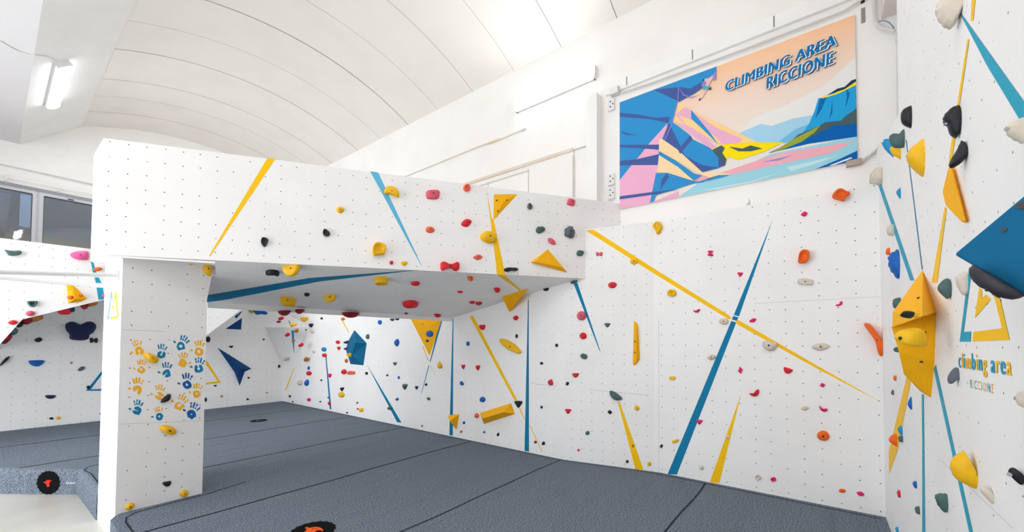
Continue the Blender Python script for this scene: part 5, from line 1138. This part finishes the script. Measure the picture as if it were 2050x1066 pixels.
# right-hand wall
def RHs(rows):
    for r_ in rows: RH(*r_[:6], **(r_[6] if len(r_) > 6 else {}))
za = lambda *p: Z(1740, 0, 3.23, p)
zb = lambda *p: Z(1740, 280, 3.806, p)
zc4 = lambda *p: Z(1740, 520, 3.555, p)
zd = lambda *p: Z(1740, 780, 3.726, p)
for pts, col, label, kw in (
 (za((425, 60), (450, 5), (480, -20), (590, -20), (597, 60), (580, 110), (540, 175), (500, 180), (460, 150), (430, 100)), 'C', 'large cream fluted hold at the top of the right-hand wall', dict(groove=.05, bolt=(1876, 24))),
 (za((203, 760), (215, 715), (265, 688), (272, 700), (277, 815), (262, 825), (215, 800)), 'K', 'black half-shell hold leftmost on the upper right-hand wall', {}),
 (za((478, 770), (500, 720), (560, 690), (582, 705), (590, 780), (572, 885), (530, 870), (510, 825), (485, 800)), 'K', 'big black pitted hold on the yellow line of the right-hand wall', dict(kind='rock', bolt=(1894, 249))),
 (zb((603, 200), (650, 110), (685, 30), (712, 12), (745, 60), (748, 110), (715, 165), (660, 205), (620, 212)), 'K', 'black craggy hold below the big black pitted one', dict(kind='rock')),
 (za((128, 890), (150, 868), (185, 872), (220, 838), (232, 880), (230, 940), (210, 958), (150, 950)), 'G', 'grey-green lobed hold in a cluster at the upper corner', {}),
 (za((80, 925), (120, 900), (160, 935), (162, 1015), (140, 1005), (110, 975)), 'L', 'light blue rough hold behind the grey-green lobed one', dict(kind='rock', wf=.4)),
 (za((135, 955), (205, 945), (209, 1028), (180, 1018), (150, 1000)), 'Y', 'small yellow hold under the grey-green lobed one in the corner cluster', dict(wf=.4)),
 (zb((283, 130), (310, 70), (395, 5), (408, 20), (417, 270), (408, 278), (340, 225), (295, 170)), 'Y', 'large smooth yellow fin hold on the upper right-hand wall', dict(bolt=(1815, 314))),
 (zb((207, 395), (240, 365), (246, 400), (241, 450), (220, 430)), 'L', 'small blue fin hold between the turquoise line and the thin blue line', {}),
 ([(1777, 520), (1779, 511), (1794, 500), (1798, 508), (1801, 555), (1800, 562), (1788, 550), (1779, 536)], 'B', 'blue ribbed fan-shell hold near the corner', dict(groove=.09)),
 (zc4((485, 210), (505, 165), (555, 133), (578, 170), (585, 210), (570, 265), (556, 283), (515, 250)), 'G', 'grey-green carved cone hold right of the yellow faceted volume', {}),
 (zc4((612, 145), (640, 105), (695, 90), (702, 230), (675, 257), (640, 220)), 'C', 'cream folded hold left of the painted mountain logo', dict(groove=.04)),
 (zc4((557, 865), (560, 830), (590, 785), (620, 768), (642, 790), (640, 850), (605, 862), (590, 885), (568, 883)), 'A', 'grey mushroom hold left of the painted lettering', {}),
 (za((872, 840), (900, 800), (960, 775), (1010, 760), (1040, 840), (1010, 925), (960, 918), (905, 885)), 'C', 'cream grooved hold at the end of the broad turquoise stripe', dict(groove=.05, bolt=(2015, 260))),
 (zd((287, 105), (315, 55), (323, 150), (300, 140)), 'B', 'blue fin hold below the yellow faceted volume', {}),
 (zd((212, 290), (248, 275), (254, 355), (225, 325)), 'L', 'light blue hold beside the yellow stripe above a green block', {}),
 (zd((145, 380), (165, 345), (210, 335), (214, 425), (175, 410)), 'O', 'orange ball hold on the lower yellow stripe in the corner', {}),
 (zd((602, 560), (625, 510), (680, 470), (715, 475), (795, 700), (790, 740), (720, 710), (650, 670), (610, 610)), 'Y', 'large yellow egg hold on the lower turquoise line', dict(bolt=(1906, 941))),
 (zd((497, 790), (582, 780), (588, 850), (570, 917), (520, 880), (497, 830)), 'G', 'dark green rough block hold low on the right-hand wall', dict(kind='rock')),
 (zd((825, 750), (850, 720), (895, 745), (928, 800), (920, 853), (870, 810)), 'C', 'cream fan hold below the large yellow egg hold', dict(groove=.04)),
 (zd((1037, 620), (1050, 590), (1085, 588), (1150, 640), (1152, 690), (1130, 714), (1075, 670)), 'K', 'shiny black egg hold at the lower right edge', dict(bolt=(2021, 950))),
): RHO(pts, col, label, **kw)
RHs([(1742, 1767, 335, 369, 'C', 'cream barnacle hold at the top of the turquoise line in the corner', dict(kind='rock')),
 (1774, 1790, 449, 473, 'C', 'cream shell hold behind the turquoise line near the corner', dict(rib=(1, 0, 12))),
 (1773, 1782, 496, 511, 'O', 'small orange-red hold above the blue fan shell'),
 (2034, 2056, 784, 816, 'C', 'cream hold cut off by the right edge, below the lettering', dict()),
 (1799, 1808, 874, 886, 'G', 'small green block under the light blue hold', dict(kind='sq', prof='flat')),
 (1828, 1836, 964, 979, 'B', 'small blue foothold low beside the straight blue line'),
 (1797, 1803, 983, 997, 'R', 'small red foothold low near the right corner', dict(kind='sq', prof='flat')),
 (1832, 1842, 1015, 1031, 'G', 'small green foothold low beside the straight blue line'),
 (1793, 1799, 1056, 1068, 'L', 'tiny blue foothold at the mat in the right corner'),
 (1788, 1795, 752, 763, 'O', 'tiny orange foothold left of the yellow faceted volume'),
 (1784, 1790, 781, 792, 'A', 'tiny grey foothold under the tiny orange one near the corner'),
 (1786, 1804, 596, 620, 'G', 'dark green hold peeking out behind the top left of the yellow faceted volume'),
 (1789, 1801, 695, 706, 'G', 'dark green hold peeking out behind the left edge of the yellow faceted volume')])
VOL(RW, [(1902, 336), (1909, 336), (1937, 446), (1930, 447), (1901, 419), (1896, 385)], [(1898, 337, .02), (1904, 337, .02), (1932, 444, .02), (1926, 446, .02), (1893, 411, .03), (1887, 385, .03)], [[0, 1, 7, 6], [1, 2, 8, 7], [2, 3, 9, 8], [3, 4, 10, 9], [4, 5, 11, 10], [5, 0, 6, 11], [6, 7, 8, 9, 10, 11]], M_VY, 'flat yellow triangle volume on the yellow line of the right-hand wall', grp='wall volumes bolted to the panels')
# yellow faceted volume
VOL(RW, [(1846, 541), (1874, 625), (1871, 725), (1864, 798), (1842, 785), (1826, 700), (1826, 640)], [(1787, 626, .17), (1786, 657, .18), (1846, 634, .12), (1799, 705, .15), (1809, 750, .12)],
    [[0, 7, 9], [0, 9, 1], [7, 8, 9], [8, 10, 1, 9], [10, 2, 1], [10, 11, 3, 2], [11, 4, 3], [11, 5, 4], [10, 5, 11], [8, 6, 5, 10], [7, 6, 8], [0, 6, 7]], M_VY, 'big yellow faceted volume on the right-hand wall carrying a black and a yellow hold', bolts=((1831, 577, .06), (1837, 597, .09), (1848, 666, .10), (1842, 725, .08)))
F2 = Surf(RW.at(1815, 632, .165), (-.55, .8, .1)); F3 = Surf(RW.at(1826, 680, .15), (-.6, .8, -.1))
H(F2, 1815, 630, 20, 16, 'K', 'leaf', 'shiny black nut-shaped hold on the upper face of the yellow faceted volume', rot=-20, d=.035, grp='holds on the yellow faceted volume')
H(F3, 1824, 678, 40, 36, 'Y', 'x', 'fat yellow thumb-shaped jug on the yellow faceted volume', out=[(1797, 672), (1806, 660), (1822, 658), (1838, 664), (1844, 680), (1842, 694), (1826, 694), (1808, 686), (1799, 680)], d=.07, grp='holds on the yellow faceted volume')
# big blue volume at the right edge
VOL(RW, [(1966, 505), (2160, 299), (2190, 676)], [(1910, 510, .2)], [[0, 1, 3], [1, 2, 3], [2, 0, 3]], M_VB, 'huge blue pyramid volume jutting in at the right edge', bolts=())
b3 = o = bpy.data.objects['wall_volume'] if False else None
q0 = RW.at(1910, 510, .2); q1 = RW.at(2160, 299); q2 = RW.at(2190, 676)
BV = Surf(q0, (q1 - q0).cross(q2 - q0))
if BV.n.dot(q0) > 0: BV = Surf(q0, -BV.n)
for x, y, l in ((2011, 461, 'dark bolt recess on the face of the huge blue volume'), ):
    pass
bv = [ob for ob in bpy.data.objects if ob.get('label', '').startswith('huge blue')][0]
for x, y, r_ in ((2011, 461, .0065), (2048, 412, .011)):
    mk('bolt_hole', *disc(BV.at(x, y, -.004), BV.n, r_, .006, 10), M_BOLT, parent=bv)
q3 = RW.at(1966, 505)
BU = Surf(q0, (q2 - q0).cross(q3 - q0))
if BU.n.z > 0: BU = Surf(q0, -BU.n)
M_DG = plain('hold_dark_grain', (44, 44, 52), .5, .4)
k = 26; t_ = (q2 - q0).normalized(); s_ = BU.n.cross(t_).normalized(); cc = q0 + t_ * .30 + (RW.n * -.07)
cc = BU.at(1994, 563)
base = [cc + t_ * (.07 * math.cos(2 * math.pi * i / k)) + s_ * (.028 * math.sin(2 * math.pi * i / k)) for i in range(k)]
vs, fs, c9, tp = hold_mesh(base, BU.n, .03, 'dome', (1, 2), rib=(.3, 1, 24))
o = mk('climbing_hold', vs, fs, M_DG, origin=c9, smooth=True); tag(o, 'dark grooved hold under the huge blue volume at the right edge', 'climbing hold', surf_group(RW))
mk('bolt_hole', *disc(cc + t_ * .03 + BU.n * .024, BU.n, .01, .006, 12), M_BOLT, parent=o)
# ------------------------------------------------------------------ light
# unseen fill lamps added outside the frame, on the sloping strip and flat ceiling
lamp((xm, 1.2, zm), SLn, LL, 'added fill lamp along the sloping ceiling strip, out of the picture', 50, (1, .98, .96), 'tube lamps')
for i, Y in enumerate((9.2, 6.6)):  # pair added to brighten the right-hand wall
    lamp((-3.4, Y, ZC), (0, 0, -1), 1.5, ('farther', 'nearer')[i] + ' added fill lamp on the flat ceiling, out of the picture', 25, (1, .98, .96), 'tube lamps')
lamp((-2.2, 1.8, ZC), (0, 0, -1), 1.5, 'added fill lamp on the flat ceiling nearest the right-hand wall, out of the picture', 55, (1, .98, .96), 'tube lamps')  # added fill for the long wall, pillar and overhang front
w = bpy.data.worlds.new('daylight'); SC.world = w; w.use_nodes = True
bg = w.node_tree.nodes['Background']; bg.inputs[0].default_value = (.92, .96, 1, 1); bg.inputs[1].default_value = 10.5
SC.view_settings.view_transform = 'Standard'; SC.view_settings.look = 'None'; SC.view_settings.exposure = EXPO; SC.view_settings.gamma = 1
SC.cycles.use_denoising = True
SC.cycles.max_bounces = 8; SC.cycles.diffuse_bounces = 6
SC.cycles.sample_clamp_indirect = 6
pl = area('fill_portal', (XW0 + .02, 7.7, .6), (1, 0, 0), 5.6, 5.8, 1)  # samples the world light through the added left-wall opening
pl.data.cycles.is_portal = True
SC.cycles.use_adaptive_sampling = True; SC.cycles.adaptive_threshold = .1; SC.cycles.adaptive_min_samples = 16
